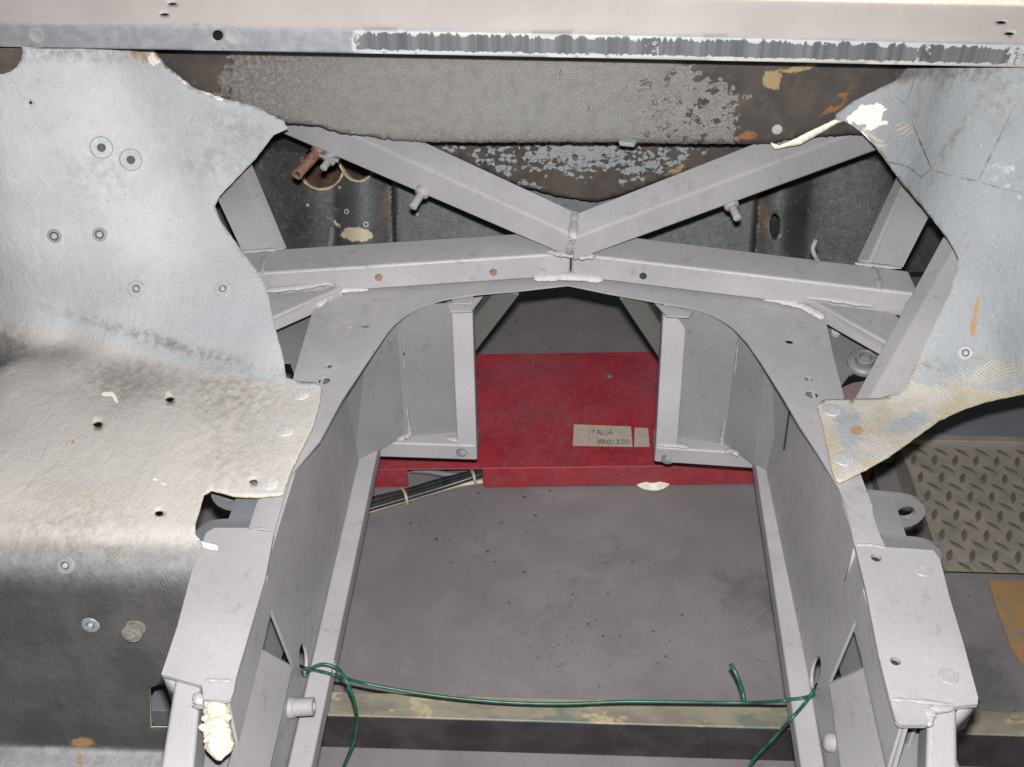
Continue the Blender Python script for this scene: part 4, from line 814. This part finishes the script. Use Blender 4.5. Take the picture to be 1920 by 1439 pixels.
def write(txt, x, y, w, h, gap, slope=0.):
    for c_ in txt:
        if c_ == ' ': x += gap * .6; continue
        ww = w * (.25 if c_ == 'I' else 1)
        vs, fs = [], []
        for stroke in GL[c_]:
            pts = [Pz(x + a_ * ww + random.uniform(-.7, .7) + b_ * 1.2, y - b_ * h + slope * (x - 1100) + random.uniform(-.8, .8), zz + .0012) for a_, b_ in stroke]
            for i in range(len(pts) - 1):
                d_ = (pts[i + 1] - pts[i]).normalized(); s_ = Vector((-d_.y, d_.x, 0)) * .0009; b_ = len(vs); up = Vector((0, 0, -.0004 - .00002 * i))
                for p_ in (pts[i] - d_ * .0005, pts[i + 1] + d_ * .0005): vs += [p_ + s_, p_ - s_, p_ - s_ + up, p_ + s_ + up]
                fs += [tuple(b_ + k for k in f_) for f_ in HEX]
        mk('letter', vs, fs, 'ink', tp, 0); x += ww + gap
write('ITALIA', 1105, 814, 7, 7, 2.2, .02); write('MA01370', 1120, 832, 7, 8, 1.6, .01)
lathe('screw', Pz(1143, 706, zz), (0, 0, 1), [(.006, -.001), (.006, .001), (.003, .002), (0, .0015)], 'dark_lug', rpf, 14)

# ---- hoses by the platform
hb = thing('hose_bundle', 'bundle of black hoses tied together beside the red platform', 'hoses', Pz(800, 915, FZ))
for i in range(5):
    o = (i - 2) * 4.2
    sweep('hose', [Pz(650, 958 + o * 1.0, FZ + .012), Pz(700, 944 + o, FZ + .014), Pz(760, 928 + o * .8, FZ + .016), Pz(830, 907 + o * .8, FZ + .02), Pz(895, 888 + o * .5, FZ + .03), Pz(940, 868 + o * .5, FZ + .028)], .0052 + .001 * (i % 2), 'black_hose', hb, 10, 6)
sweep('hose', [Pz(650, 972, FZ + .006), Pz(720, 950, FZ + .006), Pz(800, 926, FZ + .006), Pz(860, 910, FZ + .008), Pz(905, 903, FZ + .01)], .005, 'tan_hose', hb, 8, 6)
sweep('hose', [Pz(774, 882, FZ + .02), Pz(800, 884, FZ + .02), Pz(840, 890, FZ + .02), Pz(890, 893, FZ + .02)], .006, 'dark_lug', hb, 8, 6)
sweep('cable_tie', [Pz(752, 916, FZ + .024), Pz(758, 922, FZ + .03), Pz(762, 934, FZ + .026), Pz(764, 946, FZ + .012)], .0028, 'tan_hose', hb, 6, 5)
sweep('cable_tie', [Pz(884, 882, FZ + .034), Pz(888, 890, FZ + .036), Pz(890, 900, FZ + .026), Pz(892, 908, FZ + .01)], .0028, 'tan_hose', hb, 6, 5)
# ---- cream coil under the lip
co = thing('hose_coil', 'cream hose coil peeking out below the red platform edge', 'hose coil', Pz(1222, 905, FZ))
for j, rr in enumerate((.036, .030, .024)):
    c = Pz(1222, 893, FZ + .007 + .002 * j); sweep('coil_turn', [c + Vector((math.cos(a_ * math.pi / 8) * rr, math.sin(a_ * math.pi / 8) * rr, .0)) for a_ in range(17)], .0042, 'white_hose', co, 8, 3)

# ---- floor beam
bz = -.385; ba = Pz(281, 1285, bz); yb0 = Pz(900, 1309, bz).y; yb1 = Pz(900, 1346, bz).y
bm_ = thing('floor_beam', 'long steel beam with worn cream top lying across the floor below the rails', 'beam', (.1, yb1, FZ))
xl = Pz(283, 1330, bz).x; sl = .006
T0, T1 = Vector((xl, yb1 - .004, bz)), Vector((1.5, yb1 + .006, bz)); dpt = Vector((0, yb0 - yb1 + .004, 0)); hh = Vector((0, 0, FZ + .001 - bz))
beam = hexa('beam_web', [T0 + hh * .06, T1 + hh * .06], [T0 + hh, T1 + hh], [T0 + hh * .06 + dpt, T1 + hh * .06 + dpt], 'barside', bm_, .002)
hexa('beam_cap', [T0 - Vector((0, .0015, 0)), T1 - Vector((0, .0015, 0))], [T0 + hh * .055 - Vector((0, .0015, 0)), T1 + hh * .055 - Vector((0, .0015, 0))], [T0 + dpt + Vector((0, .002, 0)), T1 + dpt + Vector((0, .002, 0))], 'bar', bm_, .0025)

box('shaded_beam_end', (xl - .004, yb1 - .009, FZ + .001), (xl + .13, yb0 + .006, bz + .004), 'dark_lug', bm_, .002)  # added dark sleeve: shade under the box and grime put into its colour

# ---- tread-plate ramp
TZ = FZ + .05
tr = thing('tread_plate_ramp', 'diamond tread steel ramp plate on the floor right of the frame', 'ramp', (.75, 1.4, FZ))
a, b = Pz(1690, 836, TZ), Pz(1760, 1068, TZ); x0 = a.x + .0; yA, yB = a.y, b.y; xE = 1.6
top_v = [(x0, yB, TZ), (xE, yB, TZ), (xE, yA, TZ), (x0, yA, TZ)]
tp_ = prism('tread_plate', [Vector(p) for p in top_v], (0, 0, -.005), 'tread', tr, (), .001)
box('side_flange', (x0 - .006, yB, FZ + .001), (x0 - .001, yA, TZ + .006), 'tread', tr, .001); box('side_flange', (x0 - .06, yB + .03, FZ + .001), (x0 - .054, yA + .1, TZ - .02), 'dark_lug', tr, .001)
box('back_rail', (x0 - .1, yA + .001, FZ + .001), (xE, yA + .02, TZ + .014), 'tread', tr, .002); box('back_panel', (x0 - .1, yA + .021, FZ + .001), (xE, yA + .45, TZ + .004), 'dark_lug', tr, .002)
# raised lens bars, alternately leaning
def lens():
    n = 10; v = []; L, W, H = .0172, .0052, .0026
    for i in range(n + 1):
        t = -1 + 2 * i / n; w = W * (1 - t * t); v += [(t * L, -w, 0), (t * L, 0, H * (1 - t * t) ** .6), (t * L, w, 0)]
    f = []
    for i in range(n): f += [(3 * i, 3 * i + 3, 3 * i + 4, 3 * i + 1), (3 * i + 1, 3 * i + 4, 3 * i + 5, 3 * i + 2)]
    me = bpy.data.meshes.new('tread_bar'); me.from_pydata(v, [], f); me.materials.append(M['tread_bar'])
    for p in me.polygons: p.use_smooth = True
    return me
lm = lens(); px_, py_ = .0385, .0395; row = 0; yy = yB + .008
base = bpy.data.objects.new('tread_bar', lm); first = True
while yy < yA - .004:
    xx = x0 + .014 + (0 if row % 2 else px_ * .5)
    while xx < x0 + .52:
        o = base if first else base.copy(); first = False
        o.location = (xx, yy, TZ + .0001); o.rotation_euler = (0, 0, R((66 if row % 2 else -48) + random.uniform(-2, 2))); link(o, tp_); xx += px_
    yy += py_ * .62; row += 1

# ---- green wires
def wire(name, pts, lab, r=.0023):
    o = sweep(name, pts, r, 'wire', None, 10, 8); tag(o, lab, 'wire', 'green wires in the bay'); return o
Yw = .90
W = lambda x, y, dy=0.: Py(x, y, Yw + dy)
wire('green_wire', [Px(563, 1249, XL - .035), Px(572, 1253, XL + .006), Pz(590, 1257, -.2465), Pz(612, 1262, -.2465), Pz(632, 1268, -.25), W(675, 1280), W(720, 1289), W(790, 1301), W(870, 1311), W(960, 1318), W(1060, 1320), W(1170, 1316), W(1290, 1317), W(1400, 1318), Pz(1462, 1315, -.25), Pz(1480, 1312, -.2465), Pz(1505, 1309, -.2465), Px(1524, 1303, XR - .006), Px(1531, 1296, XR + .035)], 'green wire strung across the bay from one rail to the other')
wire('green_wire', [Px(563, 1262, XL - .03), Px(571, 1267, XL + .006), Pz(580, 1258, -.240), Pz(592, 1249, -.232), Pz(610, 1246, -.228), Pz(634, 1255, -.232), W(650, 1278, -.045), W(663, 1312, -.05), W(669, 1345, -.05), W(665, 1385, -.05), W(654, 1415, -.05), W(640, 1448, -.05), W(615, 1500, -.05)], 'looped green wire hanging down beside the left rail')
wire('green_wire', [Px(1532, 1284, XR + .035), Px(1526, 1294, XR - .006), Pz(1510, 1318, -.2425), Pz(1482, 1350, -.2465), W(1466, 1368, -.034), W(1445, 1391, -.035), W(1415, 1422, -.04), W(1403, 1445, -.045), W(1390, 1490, -.05)], 'green wire slanting down from the right rail hole')
wire('green_wire', [W(1370, 1246, .05), W(1377, 1258, .045), W(1387, 1280, .03), W(1393, 1300, .012), W(1395, 1314, .004)], 'short cut green wire end standing up near the right rail', .0032)

# ---- lump of cured foam
def foam():
    ctrl = [(400, 1312, -.008, .009), (404, 1326, -.010, .0125), (405, 1342, -.012, .0125), (405, 1358, -.014, .0135), (408, 1376, -.016, .0145), (410, 1394, -.018, .0145), (411, 1410, -.02, .011), (411, 1428, -.022, .0015)]
    v = []; f = []; n = 28; path = []
    for i in range(len(ctrl) - 1):
        for s in range(8):
            t = s / 8; path.append([ctrl[i][k] * (1 - t) + ctrl[i + 1][k] * t for k in range(4)])
    for i, (x, y, z_, r) in enumerate(path):
        c = Pz(x, y, z_)
        for j in range(n):
            a_ = 2 * math.pi * j / n; q = r * (1 + .30 * noise.noise(c * 45 + Vector((math.cos(a_) * .7, 0, math.sin(a_) * .7))) + .22 * noise.noise(c * 150 + Vector((math.cos(a_) * 2.4, 1, math.sin(a_) * 2.4))) + .12 * noise.noise(c * 300 + Vector((math.cos(a_) * 5, 3, math.sin(a_) * 5)))); v.append(c + Vector((math.cos(a_) * q, 0, math.sin(a_) * q * .75)))
    m_ = len(path)
    for i in range(m_ - 1):
        for j in range(n): l = (j + 1) % n; f.append((i * n + j, i * n + l, (i + 1) * n + l, (i + 1) * n + j))
    f += [tuple(range(n)), tuple((m_ - 1) * n + j for j in range(n))]
    for (x, y, dx, dy, r) in ((392, 1345, -14, 4, .005), (390, 1368, -18, -6, .0055), (396, 1380, -14, 12, .004), (420, 1342, 12, 6, .006), (424, 1350, 10, -8, .004), (394, 1318, -6, -4, .006)):
        k = len(v); a_ = Pz(x, y, -.012); b_ = Pz(x + dx, y + dy, -.008); d_, u, w = basis(b_ - a_)
        for t in range(5):
            c = a_ + (b_ - a_) * t / 4; q = r * (1 - .12 * t) * (1 + .3 * noise.noise(Vector((x, t * .9, 1)))); q = q * (.5 if t == 4 else 1)
            v += [c + u * (math.cos(2 * math.pi * j / 8) * q) + w * (math.sin(2 * math.pi * j / 8) * q) for j in range(8)]
        for t in range(4):
            for j in range(8): l = (j + 1) % 8; f.append((k + t * 8 + j, k + t * 8 + l, k + (t + 1) * 8 + l, k + (t + 1) * 8 + j))
        f.append(tuple(k + 32 + j for j in range(8)))
    o = mk('foam_lump', v, f, 'foam', None, 0, 1, 70); tag(o, 'lump of cured cream foam squeezed out beside the left rail leg', 'foam')
foam()
